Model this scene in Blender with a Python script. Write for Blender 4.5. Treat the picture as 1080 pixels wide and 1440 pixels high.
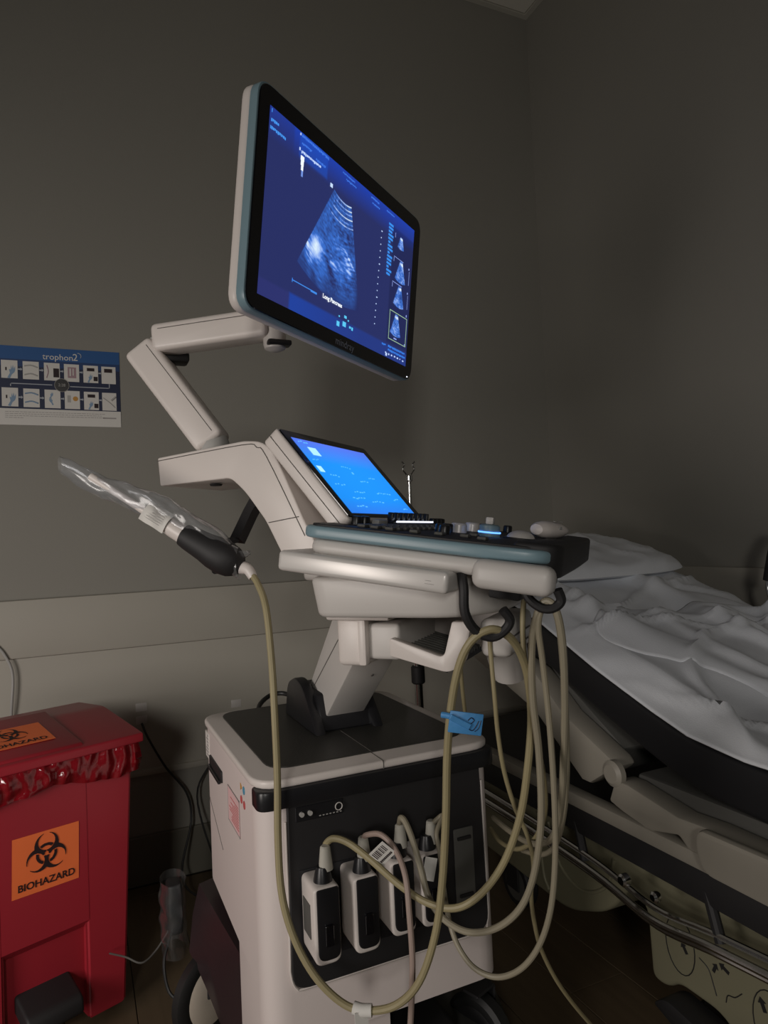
import bpy, bmesh, math, random
from mathutils import Vector, Matrix, noise
random.seed(7)
for o in list(bpy.data.objects): bpy.data.objects.remove(o, do_unlink=True)
S = bpy.context.scene
COL = S.collection
R = math.radians

# ---------------------------------------------------------------- camera
YAW, PITCH, ROLL = R(24.3), R(2.2), .045
fwd = Vector((math.sin(YAW)*math.cos(PITCH), math.cos(YAW)*math.cos(PITCH), math.sin(PITCH)))
r0 = Vector((math.cos(YAW), -math.sin(YAW), 0)); u0 = r0.cross(fwd)
cr = r0*math.cos(ROLL) - u0*math.sin(ROLL); cu = u0*math.cos(ROLL) + r0*math.sin(ROLL)
cam = bpy.data.cameras.new('camera'); co = bpy.data.objects.new('camera', cam); COL.objects.link(co)
m = Matrix((cr, cu, -fwd)).transposed().to_4x4(); m.translation = (0, 0, 1.05); co.matrix_world = m
cam.sensor_fit = 'VERTICAL'; cam.sensor_height = 36; cam.lens = 962/1440*36; cam.clip_start = .02
S.camera = co
# ---------------------------------------------------------------- light
S.view_settings.view_transform = 'Standard'; S.view_settings.look = 'None'
S.view_settings.gamma = 1; S.view_settings.use_curve_mapping = False; S.view_settings.exposure = 0
w = bpy.data.worlds.new('world'); S.world = w; w.use_nodes = True
w.node_tree.nodes['Background'].inputs[0].default_value = (.95, .97, .80, 1)
w.node_tree.nodes['Background'].inputs[1].default_value = .013
def area(name, loc, target, sx, sy, power, col, spread=180):
    l = bpy.data.lights.new(name, 'AREA'); l.shape = 'RECTANGLE'; l.size = sx; l.size_y = sy
    l.energy = power; l.color = col; l.spread = R(spread)
    o = bpy.data.objects.new(name, l); COL.objects.link(o); o.location = loc
    o.rotation_euler = (Vector(target)-Vector(loc)).to_track_quat('-Z', 'Y').to_euler()
    return o
area('doorway_light', (-1.45, .35, .95), (.2, 1.9, .35), .6, .8, 11.5, (1, .925, .87), 140)
area('hall_light', (-1.3, -2.6, 1.75), (.6, 1.8, .55), .4, .6, 6.5, (1, .96, .90), 90)

# ---------------------------------------------------------------- materials
def mat(name, col, rough=.5, metal=0, var=.06, scale=8, bump=0, bscale=60, emit=0, coat=0, spec=.5, alpha=None):
    M = bpy.data.materials.new(name); M.use_nodes = True; nt = M.node_tree; b = nt.nodes['Principled BSDF']
    b.inputs['Roughness'].default_value = rough; b.inputs['Metallic'].default_value = metal
    b.inputs['Specular IOR Level'].default_value = spec; b.inputs['Coat Weight'].default_value = coat
    tc = nt.nodes.new('ShaderNodeTexCoord')
    n = nt.nodes.new('ShaderNodeTexNoise'); n.inputs['Scale'].default_value = scale; n.inputs['Detail'].default_value = 4
    nt.links.new(tc.outputs['Object'], n.inputs['Vector'])
    mx = nt.nodes.new('ShaderNodeMix'); mx.data_type = 'RGBA'
    mx.inputs[6].default_value = tuple(c*(1-var) for c in col)+(1,); mx.inputs[7].default_value = tuple(min(1, c*(1+var)) for c in col)+(1,)
    nt.links.new(n.outputs['Fac'], mx.inputs[0]); nt.links.new(mx.outputs[2], b.inputs['Base Color'])
    if bump:
        n2 = nt.nodes.new('ShaderNodeTexNoise'); n2.inputs['Scale'].default_value = bscale; n2.inputs['Detail'].default_value = 3
        nt.links.new(tc.outputs['Object'], n2.inputs['Vector'])
        bp = nt.nodes.new('ShaderNodeBump'); bp.inputs['Strength'].default_value = bump; bp.inputs['Distance'].default_value = .002
        nt.links.new(n2.outputs['Fac'], bp.inputs['Height']); nt.links.new(bp.outputs[0], b.inputs['Normal'])
    if emit:
        nt.links.new(mx.outputs[2], b.inputs['Emission Color']); b.inputs['Emission Strength'].default_value = emit
    return M
def attr_emit(name, strength):
    M = bpy.data.materials.new(name); M.use_nodes = True; nt = M.node_tree; b = nt.nodes['Principled BSDF']
    a = nt.nodes.new('ShaderNodeAttribute'); a.attribute_name = 'Col'
    b.inputs['Base Color'].default_value = (.01, .01, .012, 1); b.inputs['Roughness'].default_value = .3
    nt.links.new(a.outputs['Color'], b.inputs['Emission Color']); b.inputs['Emission Strength'].default_value = strength
    return M
def wood(name):
    M = mat(name, (.11, .078, .045), .5, var=.25, scale=5)
    nt = M.node_tree; n = [x for x in nt.nodes if x.type == 'TEX_NOISE'][0]; tc = [x for x in nt.nodes if x.type == 'TEX_COORD'][0]
    mp = nt.nodes.new('ShaderNodeMapping'); mp.inputs['Scale'].default_value = (14, .8, 1)
    nt.links.new(tc.outputs['Object'], mp.inputs[0]); nt.links.new(mp.outputs[0], n.inputs['Vector'])
    return M
def clear(name, tint=(.9, .92, .95), gloss=.35, body=.06):
    M = bpy.data.materials.new(name); M.use_nodes = True; nt = M.node_tree; nt.nodes.clear()
    o = nt.nodes.new('ShaderNodeOutputMaterial'); t = nt.nodes.new('ShaderNodeBsdfTransparent'); t.inputs[0].default_value = tint+(1,)
    g = nt.nodes.new('ShaderNodeBsdfGlossy'); g.inputs['Roughness'].default_value = .18
    d = nt.nodes.new('ShaderNodeBsdfDiffuse'); d.inputs[0].default_value = (.8, .8, .8, 1)
    lw = nt.nodes.new('ShaderNodeLayerWeight'); lw.inputs[0].default_value = gloss
    n = nt.nodes.new('ShaderNodeTexNoise'); n.inputs['Scale'].default_value = 16; bp = nt.nodes.new('ShaderNodeBump'); bp.inputs['Strength'].default_value = .5; bp.inputs['Distance'].default_value = .003
    tc = nt.nodes.new('ShaderNodeTexCoord'); nt.links.new(tc.outputs['Object'], n.inputs['Vector'])
    nt.links.new(n.outputs['Fac'], bp.inputs['Height']); nt.links.new(bp.outputs[0], g.inputs['Normal']); nt.links.new(bp.outputs[0], lw.inputs['Normal'])
    m1 = nt.nodes.new('ShaderNodeMixShader'); m2 = nt.nodes.new('ShaderNodeMixShader'); m2.inputs[0].default_value = body
    nt.links.new(lw.outputs['Facing'], m1.inputs[0]); nt.links.new(t.outputs[0], m1.inputs[1]); nt.links.new(g.outputs[0], m1.inputs[2])
    nt.links.new(m1.outputs[0], m2.inputs[1]); nt.links.new(d.outputs[0], m2.inputs[2]); nt.links.new(m2.outputs[0], o.inputs[0])
    return M
WALL = mat('wall_paint', (.28, .268, .235), .75, var=.04, scale=1.5, bump=.15, bscale=250)
RAIL = mat('wall_guard', (.43, .405, .35), .55, var=.03)
BASE = mat('base_vinyl', (.16, .15, .12), .6)
CEIL = mat('ceiling_tile', (.80, .77, .68), .9, bump=.6, bscale=180)
GRID = mat('ceiling_grid', (.55, .53, .46), .6)
FLOOR = wood('floor_vinyl')
JOINT = mat('floor_joint', (.03, .025, .018), .8)
WHITE = mat('white_plastic', (.72, .66, .62), .38, var=.02, scale=3, bump=.05, bscale=400)
PINK = mat('warm_white_plastic', (.74, .66, .63), .4, var=.02, scale=3)
GREYP = mat('grey_plastic', (.42, .41, .39), .45, var=.03)
LGREY = mat('light_grey_plastic', (.58, .55, .52), .42, var=.03)
GROOVE = mat('seam', (.12, .11, .10), .7)
BLUEG = mat('blue_grey_plastic', (.20, .30, .345), .35, var=.03)
SILVER = mat('silver_plastic', (.66, .63, .60), .32, metal=.15, var=.02)
BLACK = mat('black_plastic', (.012, .012, .014), .35)
MATTE = mat('black_matte', (.016, .015, .016), .6)
DARKMAT = mat('dark_top_mat', (.035, .034, .030), .42, bump=.2, bscale=300)
MAROON = mat('dark_fender', (.035, .022, .024), .35)
GLOSS = mat('glass_black', (.004, .004, .006), .12, coat=.5)
CABLE = mat('cable_rubber', (.33, .28, .155), .5, var=.12, scale=14)
CABLEP = mat('cable_pinkish', (.36, .27, .23), .5, var=.08, scale=14)
CABLEG = mat('cable_grey', (.30, .265, .19), .5, var=.08, scale=14)
DARKC = mat('black_cord', (.015, .015, .015), .5)
RED = mat('red_bin_plastic', (.38, .022, .036), .38, var=.06, scale=5)
FILM = mat('red_bag_film', (.22, .004, .010), .2, bump=1.0, bscale=70, coat=.7)
ORANGE = mat('orange_label', (1.0, .20, .055), .5, var=.05)
INK = mat('black_ink', (.02, .008, .01), .6)
PAPER = mat('paper', (.70, .68, .64), .7)
SHEET = mat('white_linen', (.80, .82, .86), .85, var=.03, bump=.25, bscale=400)
MATT = mat('black_vinyl', (.010, .010, .012), .5)
BEIGE = mat('beige_plastic', (.31, .285, .24), .5)
BEIGE2 = mat('beige_shroud', (.23, .215, .14), .55)
DGREY = mat('dark_grey', (.10, .098, .09), .5)
CHROME = mat('chrome', (.75, .75, .75), .14, metal=1)
BLUET = mat('blue_tag', (.07, .28, .60), .45, bump=.3, bscale=120)
CREAM = mat('cream_wheel', (.75, .66, .55), .5)
NAVY = mat('poster_navy', (.012, .02, .06), .5, var=.02)
BLUEP = mat('poster_blue', (.02, .10, .30), .5, var=.02)
BLUEP2 = mat('poster_mid_blue', (.015, .05, .16), .5, var=.02)
HAND = mat('poster_hand_blue', (.22, .33, .47), .6)
OCHRE = mat('poster_ochre', (.55, .28, .06), .6)
MAUVE = mat('poster_mauve', (.38, .25, .28), .6)
LINEC = mat('poster_line', (.42, .45, .50), .6)
DISC = mat('poster_disc', (.05, .05, .05), .6)
GREYINK = mat('grey_ink', (.35, .33, .32), .7)
LOGO = mat('logo_grey', (.30, .30, .32), .5)
REDINK = mat('red_ink', (.55, .10, .10), .6)
PALEPINK = mat('pink_label', (.78, .52, .52), .55)
BLUEINK = mat('blue_ink', (.08, .30, .45), .6)
CLEAR = clear('clear_sleeve', gloss=.22, body=.08)
BAGM = clear('clear_bag', (.8, .85, .86), .25, .03)
LED = mat('led_white', (.8, .85, 1), .5, emit=2.2, var=0)
LEDB = mat('led_blue', (.12, .35, 1), .5, emit=2.0, var=0)
SCR1 = attr_emit('monitor_screen', 1.0)
SCR2 = attr_emit('touch_screen', 1.0)

# ---------------------------------------------------------------- helpers
def frame(o, x, y, z=None):
    x = Vector(x).normalized(); y = Vector(y); y = (y-x*y.dot(x)).normalized(); z = x.cross(y)
    M = Matrix((x, y, z)).transposed().to_4x4(); M.translation = o
    return M
def T(x, y, z): return Matrix.Translation((x, y, z))
I4 = Matrix.Identity(4)
class MB:
    def __init__(s): s.bm = bmesh.new()
    def _add(s, b, M):
        bmesh.ops.transform(b, matrix=M, verts=b.verts)
        me = bpy.data.meshes.new('t'); b.to_mesh(me); b.free(); s.bm.from_mesh(me); bpy.data.meshes.remove(me); return s
    def box(s, a, b, r=0, seg=2, M=I4):
        q = bmesh.new(); bmesh.ops.create_cube(q, size=1)
        a = Vector(a); b = Vector(b); c = (a+b)/2; d = b-a
        for v in q.verts: v.co = Vector((v.co.x*abs(d.x), v.co.y*abs(d.y), v.co.z*abs(d.z)))+c
        if r: bmesh.ops.bevel(q, geom=q.edges[:], offset=r, segments=seg, profile=.5, affect='EDGES', clamp_overlap=True)
        return s._add(q, M)
    def prism(s, poly, z0, z1, r=0, seg=2, M=I4, top_scale=None):
        # polygon in local XY extruded along Z
        q = bmesh.new()
        v0 = [q.verts.new((x, y, z0)) for x, y in poly]; v1 = [q.verts.new((x, y, z1)) for x, y in poly]
        if top_scale:
            cx = sum(p[0] for p in poly)/len(poly); cy = sum(p[1] for p in poly)/len(poly)
            for v in v0: v.co.x = cx+(v.co.x-cx)*top_scale[0]; v.co.y = cy+(v.co.y-cy)*top_scale[1]
        n = len(poly)
        q.faces.new(v0[::-1]); q.faces.new(v1)
        for i in range(n): q.faces.new((v0[i], v0[(i+1) % n], v1[(i+1) % n], v1[i]))
        bmesh.ops.recalc_face_normals(q, faces=q.faces)
        if r:
            es = [e for e in q.edges if len(e.link_faces) == 2 and e.calc_face_angle(0) > R(40)]
            bmesh.ops.bevel(q, geom=es, offset=r, segments=seg, profile=.5, affect='EDGES', clamp_overlap=True)
        return s._add(q, M)
    def quad(s, pts, M=I4):
        q = bmesh.new(); q.faces.new([q.verts.new(p) for p in pts]); return s._add(q, M)
    def tube(s, pts, r, n=10, sub=6, M=I4, flat=1.0, cap=True):
        P = spline(pts, sub); rr = r if isinstance(r, (list, tuple)) else None
        q = bmesh.new(); rings = []; N = len(P); t = (P[1]-P[0]).normalized()
        up = Vector((0, 0, 1)) if abs(t.z) < .9 else Vector((1, 0, 0)); a = t.cross(up).normalized()
        for i, p in enumerate(P):
            t2 = (P[min(i+1, N-1)]-P[max(i-1, 0)]).normalized(); a = (a-t2*a.dot(t2)).normalized(); b = t2.cross(a)
            if rr:
                f = i/(N-1)*(len(rr)-1); k = min(int(f), len(rr)-2); rad = rr[k]*(1-(f-k))+rr[k+1]*(f-k)
            else: rad = r
            rings.append([q.verts.new(p+a*math.cos(2*math.pi*j/n)*rad+b*math.sin(2*math.pi*j/n)*rad*flat) for j in range(n)])
        for i in range(N-1):
            for j in range(n): q.faces.new((rings[i][j], rings[i][(j+1) % n], rings[i+1][(j+1) % n], rings[i+1][j]))
        if cap: q.faces.new(rings[0][::-1]); q.faces.new(rings[-1])
        bmesh.ops.recalc_face_normals(q, faces=q.faces)
        return s._add(q, M)
    def lathe(s, prof, n=24, M=I4):
        # profile [(r, z)] about local Z
        q = bmesh.new(); rings = []
        for r, z in prof: rings.append([q.verts.new((max(r, 1e-5)*math.cos(2*math.pi*j/n), max(r, 1e-5)*math.sin(2*math.pi*j/n), z)) for j in range(n)])
        for i in range(len(prof)-1):
            for j in range(n): q.faces.new((rings[i][j], rings[i][(j+1) % n], rings[i+1][(j+1) % n], rings[i+1][j]))
        q.faces.new(rings[0][::-1]); q.faces.new(rings[-1])
        bmesh.ops.recalc_face_normals(q, faces=q.faces)
        return s._add(q, M)
    def text(s, txt, size, M=I4, bold=0, ax='CENTER'):
        c = bpy.data.curves.new('t', 'FONT'); c.body = txt; c.size = size; c.align_x = ax; c.align_y = 'CENTER'; c.offset = bold; c.resolution_u = 3
        o = bpy.data.objects.new('t', c); COL.objects.link(o); bpy.context.view_layer.update()
        me = bpy.data.meshes.new_from_object(o.evaluated_get(bpy.context.evaluated_depsgraph_get()))
        bpy.data.objects.remove(o); bpy.data.curves.remove(c)
        b = bmesh.new(); b.from_mesh(me); bpy.data.meshes.remove(me); return s._add(b, M)
    def grid(s, nu, nv, f, thick=0):
        q = bmesh.new(); V = [[q.verts.new(f(i/nu, j/nv)) for j in range(nv+1)] for i in range(nu+1)]
        for i in range(nu):
            for j in range(nv): q.faces.new((V[i][j], V[i+1][j], V[i+1][j+1], V[i][j+1]))
        return s._add(q, I4)
def spline(pts, sub):
    P = [Vector(p) for p in pts]
    if len(P) < 3 or sub <= 1: return P
    out = []; E = [P[0]*2-P[1]]+P+[P[-1]*2-P[-2]]
    for i in range(1, len(E)-2):
        for k in range(sub):
            t = k/sub; a, b, c, d = E[i-1:i+3]
            out.append(.5*((2*b)+(c-a)*t+(2*a-5*b+4*c-d)*t*t+(3*b-a-3*c+d)*t**3))
    out.append(P[-1]); return out
def rpoly(pts, seg=5):
    # polygon with rounded corners, pts (x, y, r)
    out = []; n = len(pts)
    for i in range(n):
        x, y, r = pts[i]; p = Vector((x, y)); a = Vector(pts[i-1][:2])-p; b = Vector(pts[(i+1) % n][:2])-p
        if r <= 0: out.append((x, y)); continue
        d = min(r, a.length*.49, b.length*.49); a = p+a.normalized()*d; b = p+b.normalized()*d
        for k in range(seg+1):
            t = k/seg; q = a*(1-t)**2+p*2*t*(1-t)+b*t*t; out.append((q.x, q.y))
    return out
def org(o):
    while o is not None and o.parent: o = o.parent
    return Vector(o.location) if o is not None else Vector((0, 0, 0))
def obj(name, mb, material, parent=None, smooth=35, origin=None):
    me = bpy.data.meshes.new(name); bm = mb.bm
    L = org(parent) if parent else (Vector(origin) if origin else None)
    if L is None:
        xs = [v.co for v in bm.verts]; L = Vector((sum(v.x for v in xs)/len(xs), sum(v.y for v in xs)/len(xs), min(v.z for v in xs)))
    bmesh.ops.translate(bm, vec=-L, verts=bm.verts)
    bm.to_mesh(me); bm.free(); me.materials.append(material)
    if smooth:
        me.shade_smooth(); me.set_sharp_from_angle(angle=R(smooth))
    o = bpy.data.objects.new(name, me); COL.objects.link(o)
    if parent: o.parent = parent
    else: o.location = L
    return o
def inst(name, src, M, parent):
    o = bpy.data.objects.new(name, src); COL.objects.link(o); o.parent = parent
    o.matrix_local = Matrix.Translation(-org(parent)) @ M; return o
def lmesh(name, mb, material, smooth=35):
    me = bpy.data.meshes.new(name); mb.bm.to_mesh(me); mb.bm.free(); me.materials.append(material)
    if smooth: me.shade_smooth(); me.set_sharp_from_angle(angle=R(smooth))
    return me
def tag(o, label=None, cat=None, group=None, kind=None):
    for k, v in (('label', label), ('category', cat), ('group', group), ('kind', kind)):
        if v: o[k] = v
    return o
def thing(name, loc, label, cat, group=None):
    o = bpy.data.objects.new(name, None); COL.objects.link(o); o.location = loc; o.empty_display_size = .05
    return tag(o, label, cat, group)
def struct(name, mb, material, parent=None, smooth=0):
    o = obj(name, mb, material, parent, smooth)
    if not parent: o['kind'] = 'structure'
    return o
def colors(o, fn):
    me = o.data; a = me.color_attributes.new('Col', 'FLOAT_COLOR', 'POINT')
    for i, v in enumerate(me.vertices): a.data[i].color = (*fn(i, v.co), 1)

# ---------------------------------------------------------------- room
YB, XR, ZC = 2.33, 1.83, 3.26
struct('wall_back', MB().box((-2.6, YB, 0), (XR+.1, YB+.1, ZC)), WALL)
struct('wall_right', MB().box((XR, -3.0, 0), (XR+.1, YB, ZC)), WALL)
fl = struct('floor', MB().box((-2.6, -3.0, -.08), (XR, YB, -.004)), JOINT)
k = 0
pl = None
for i in range(20):
    x = -.8+i*.15
    if x > XR-.02: break
    x1 = min(x+.148, XR-.001)
    off = [0, .5, .25, .8][i % 4]
    for j in range(-1, 3):
        y0 = max(-.6, .1+j*1.2-off); y1 = min(YB-.02, .1+(j+1)*1.2-off-.002)
        if y1-y0 < .05: continue
        obj('plank', MB().box((x, y0, -.004), (x1, y1, random.uniform(-.0004, .0006)), .0008, 1), FLOOR, fl, 0)
ce = struct('ceiling', MB().box((-2.6, -3.0, ZC+.02), (XR, YB, ZC+.06)), GRID)
for i in range(4):
    for j in range(4):
        x1 = XR-.025-i*.61; y1 = YB-.025-j*.61
        obj('ceiling_tile', MB().box((x1-.585, y1-.585, ZC+.004), (x1, y1, ZC+.02), .002, 1), CEIL, ce, 0)
for i in range(1, 4):
    obj('grid_bar', MB().box((XR-.025-i*.61, YB-2.5, ZC), (XR-i*.61, YB, ZC+.019)), GRID, ce, 0)
    obj('grid_bar', MB().box((XR-2.5, YB-.025-i*.61, ZC), (XR, YB-i*.61, ZC+.0185)), GRID, ce, 0)
obj('edge_angle', MB().box((XR-.022, -.5, ZC), (XR, YB, ZC+.019)), GRID, ce, 0)
obj('edge_angle', MB().box((-.6, YB-.022, ZC), (XR-.022, YB, ZC+.019)), GRID, ce, 0)
struct('trim_1', MB().box((-2.6, YB-.022, .742), (XR, YB, .915), .006, 2), RAIL, smooth=35)
struct('trim_2', MB().box((XR-.018, -2, .742), (XR, YB-.023, .915), .006, 2), RAIL, smooth=35)
struct('trim_4', MB().box((-2.6, YB-.006, .355), (XR, YB, .742)), RAIL)
struct('trim_3', MB().box((-2.6, YB-.012, .335), (XR, YB, .355), .004, 2), RAIL, smooth=35)
struct('baseboard_back', MB().box((-2.6, YB-.012, 0), (XR, YB, .15), .004, 2), BASE)
struct('baseboard_right', MB().box((XR-.012, -2, 0), (XR, YB-.013, .15), .004, 2), BASE)

# ---------------------------------------------------------------- ultrasound machine
UM = thing('ultrasound_machine', (.475, 1.35, 0), 'white wheeled ultrasound machine with glowing monitor, touch screen and tilted control panel', 'ultrasound machine')
# -- cabinet (world aligned): x .255-.69, y 1.10-1.60
X0, X1, Y0, Y1, ZT = .254, .692, 1.10, 1.60, .655
side = rpoly([(Y0, ZT, 0), (Y1, ZT, 0), (Y1, .325, 0), (1.335, .300, .03), (1.30, .25, .03), (1.30, .14, .02), (Y0+.012, .14, .02)])
MX = Matrix(((0, 0, 1, 0), (1, 0, 0, 0), (0, 1, 0, 0), (0, 0, 0, 1)))   # local xy -> world yz, local z -> world x
cab = MB()
def plan(x0, x1, y0, y1, r): return rpoly([(x0, y0, r), (x1, y0, r), (x1, y1, r), (x0, y1, r)], 6)
# upper body: rounded plan, full depth, with a lower front apron
cab.prism(plan(X0, X1, Y0, Y1, .045), .325, ZT)
cab.prism(rpoly([(X0, Y0, .045), (X1, Y0, .045), (X1, Y0+.23, .01), (X0, Y0+.20, .01)], 6), .245, .325)
cab.prism(rpoly([(X0, Y0, .045), (.47, Y0+.01, .0), (.44, Y0+.20, .01), (X0, Y0+.20, .01)], 6), .13, .245)
body = obj('cabinet', cab, PINK, UM)
# top rim with dark mat
rim = MB().prism(plan(X0-.006, X1+.006, Y0-.008, Y1+.006, .055), ZT, ZT+.014, .005, 3)
obj('top_rim', rim, WHITE, UM)
tm = obj('top_mat', MB().prism(plan(X0+.032, X1-.022, Y0+.045, Y1-.012, .045), ZT+.0135, ZT+.0165, .001, 1), DARKMAT, UM)
obj('seam', MB().box((.470, Y0+.045, ZT+.0165), (.4715, 1.30, ZT+.017)), GROOVE, tm, 0)
obj('seam', MB().box((.470, Y0-.0085, ZT+.0005), (.4715, Y0+.045, ZT+.0145)), GROOVE, tm, 0)
# black band under the rim at the front
obj('front_bumper', MB().prism(rpoly([(X0-.004, Y0-.014, .04), (X1+.006, Y0-.014, .04), (X1+.006, Y0+.05, .0), (X0-.004, Y0+.03, .0)], 6), ZT-.031, ZT, .004, 2), BLACK, UM)
# black inset front panel
fp = obj('front_panel', MB().prism(rpoly([(.297, .332, .03), (.667, .332, .03), (.662, .624, 0), (.299, .624, 0)]), 0, .008, .002, 1, M=frame((0, Y0+.002, 0), (1, 0, 0), (0, 0, 1))), MATTE, UM)
pf = frame((0, Y0-.006, 0), (1, 0, 0), (0, 0, 1))
obj('port_strip', MB().box((.312, .597, 0), (.394, .621, .002), .002, 1, M=pf), BLACK, fp)
obj('port_strip', MB().box((.315, .375, 0), (.56, .52, .002), .006, 2, M=pf), BLACK, fp)
for (a, b) in ((.322, .609), (.336, .609)): obj('socket', MB().lathe([(.004, 0), (.004, .004), (.0025, .004)], 12, M=pf@T(a, b, .002)), GREYP, fp)
obj('power_ring', MB().tube([(.386+.006*math.cos(t*.524), .610+.006*math.sin(t*.524), .004) for t in range(13)], .0009, 6, 2, M=pf), LGREY, fp)
mk = MB()
for i in range(7): mk.box((.352+i*.006, .600, .002), (.355+i*.006, .6015, .0026), M=pf)
obj('print_mark', mk, GREYP, fp, 0)
pc = obj('port_cover', MB().box((.600, .388, 0), (.640, .525, .004), .003, 2, M=pf), DGREY, fp)
for z in (.405, .505): obj('cover_latch', MB().box((.606, z, .004), (.634, z+.006, .008), .001, 1, M=pf), MATTE, pc)
obj('front_lip', MB().tube([(.2965, Y0-.003, .60), (.2955, Y0-.003, .40), (.2955, Y0-.003, .36), (.305, Y0-.003, .335), (.33, Y0-.003, .3315), (.50, Y0-.003, .3315), (.645, Y0-.003, .3315), (.664, Y0-.003, .345), (.668, Y0-.003, .40), (.665, Y0-.003, .60)], .0022, 6, 4), WHITE, UM)
# left side details
sx = X0-.0008
def sq(y0, z0, y1, z1, d=.001): return MB().box((X0-d, min(y0, y1), min(z0, z1)), (X0+.002, max(y0, y1), max(z0, z1)), 0)
sl = obj('side_slot', MB().box((X0-.004, 1.40, .578), (X0+.002, 1.53, .600), .0015, 2), MATTE, UM)
obj('slot_lip', MB().box((X0-.009, 1.405, .575), (X0-.003, 1.525, .583), .001, 1), BLACK, sl)
l1 = obj('side_label', sq(1.245, .528, 1.345, .592), PALEPINK, UM, 0)
lb = MB()
for i in range(9): lb.box((X0-.0014, 1.253, .536+i*.005), (X0-.001, 1.253+random.uniform(.03, .085), .5375+i*.005))
obj('label_print', lb, REDINK, l1, 0)
fr = MB(); 
for a in ((1.244, .527, 1.346, .5285), (1.244, .5915, 1.346, .593), (1.244, .527, 1.2455, .593), (1.3445, .527, 1.346, .593)): fr.box((X0-.0016, a[0], a[1]), (X0-.001, a[2], a[3]))
obj('label_frame', fr, GREYINK, l1, 0)
for (y, z, mm) in ((1.225, .625, OCHRE), (1.203, .625, BLUEINK), (1.225, .603, REDINK), (1.203, .600, REDINK)):
    obj('warning_mark', MB().lathe([(.007, 0), (.007, .001)], 10 if mm != OCHRE else 3, M=frame((X0-.0003, y, z), (0, -1, 0), (0, 0, 1))), mm, UM, 0)
l2 = obj('rear_label', sq(1.545, .585, 1.585, .640), PAPER, UM, 0)
lb = MB()
for i in range(7): lb.box((X0-.0014, 1.55, .59+i*.007), (X0-.001, 1.55+random.uniform(.01, .03), .593+i*.007))
obj('label_print', lb, GREYINK, l2, 0)
obj('side_seam', MB().tube([(X0-.0004, 1.56, .50), (X0-.0004, 1.42, .44)], .0006, 5), GROOVE, UM)
# dark rear fender and base
fpts = [(0.2303, 1.6000, 0.3004), (0.2498, 1.4500, 0.2839), (0.2627, 1.3000, 0.2834), (0.2647, 1.2900, 0.2576), (0.2636, 1.2900, 0.2262), (0.2546, 1.3000, 0.1723), (0.2392, 1.3100, 0.1203), (0.2345, 1.3800, 0.1165), (0.2294, 1.4400, 0.1226), (0.2217, 1.4900, 0.1383), (0.2115, 1.5300, 0.1598), (0.2003, 1.5700, 0.1774), (0.2144, 1.6000, 0.2394)]
q = bmesh.new(); fv = [q.verts.new(p) for p in fpts]; bv = [q.verts.new((p[0]+.07, p[1]+.03, p[2])) for p in fpts]
cf = q.verts.new(Vector(fpts[0]).lerp(Vector(fpts[8]), .5)+Vector((-.006, -.004, 0)))
for a_ in range(len(fv)):
    b_ = (a_+1) % len(fv); q.faces.new((fv[a_], fv[b_], cf)); q.faces.new((fv[a_], bv[a_], bv[b_], fv[b_]))
q.faces.new(bv[::-1]); bmesh.ops.recalc_face_normals(q, faces=q.faces)
fb_ = MB(); fb_._add(q, I4); obj('rear_fender', fb_, MAROON, UM, 50)
obj('chassis', MB().prism([(1.59, .322), (1.35, .300), (1.33, .17), (1.42, .15), (1.58, .17)], 0, .40, .01, 2, M=MX.copy()@T(0, 0, X0+.03)), MATTE, UM)
obj('base_plate', MB().box((.33, 1.12, .09), (.62, 1.50, .16), .02, 3), MATTE, UM)
obj('foot_plate', MB().prism(rpoly([(.42, 1.02, .05), (.70, 1.03, .06), (.80, 1.34, .05), (.60, 1.40, .02), (.42, 1.20, .02)]), .085, .105, .006, 2), DGREY, UM)
def caster(x, y, r, w, mid, ang):
    M = frame((x, y, r), (math.cos(ang), math.sin(ang), 0), (-math.sin(ang), math.cos(ang), 0))
    W = M @ Matrix.Rotation(R(90), 4, 'Y')
    c = obj('caster', MB().lathe([(r*.72, -w/2), (r*.9, -w/2), (r, -w*.3), (r, w*.3), (r*.9, w/2), (r*.72, w/2)], 36, M=W), DARKC, UM)
    obj('wheel_disc', MB().lathe([(r*.2, -w/2-.004), (r*.62, -w/2-.003), (r*.76, -w/2+.002), (r*.76, w/2-.002), (r*.62, w/2+.003), (r*.2, w/2+.004)], 36, M=W), mid, c)
    obj('fork', MB().box((w/2+.005, -.02, 0), (w/2+.012, .02, r*1.15), .003, 1, M=M).box((-w/2-.012, -.02, r*1.08), (w/2+.012, .02, r*1.16), .003, 1, M=M), MATTE, c)
caster(0.2342, 1.56, .088, .03, CREAM, R(-58))
caster(.640, 1.56, .085, .03, CREAM, 0)
caster(.700, 1.20, .075, .035, MATTE, R(20))
caster(.33, 1.16, .075, .03, CREAM, 0)
# -- column shroud and lift arm
chk = lambda x0, x1: MB().prism(rpoly([(1.285, .671, .0), (1.50, .671, .0), (1.475, .745, .02), (1.42, .765, .02), (1.365, .755, .03)]), x0, x1, .005, 2, M=MX)
sh = MB()
for x0, x1 in ((.414, .438), (.536, .560)): sh.bm.from_mesh(lmesh('t', chk(x0, x1), BLACK))
sh.prism([(1.303, .671), (1.49, .671), (1.47, .745), (1.33, .742)], .432, .542, .004, 1, M=MX)
obj('column_shroud', sh, BLACK, UM)
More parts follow.
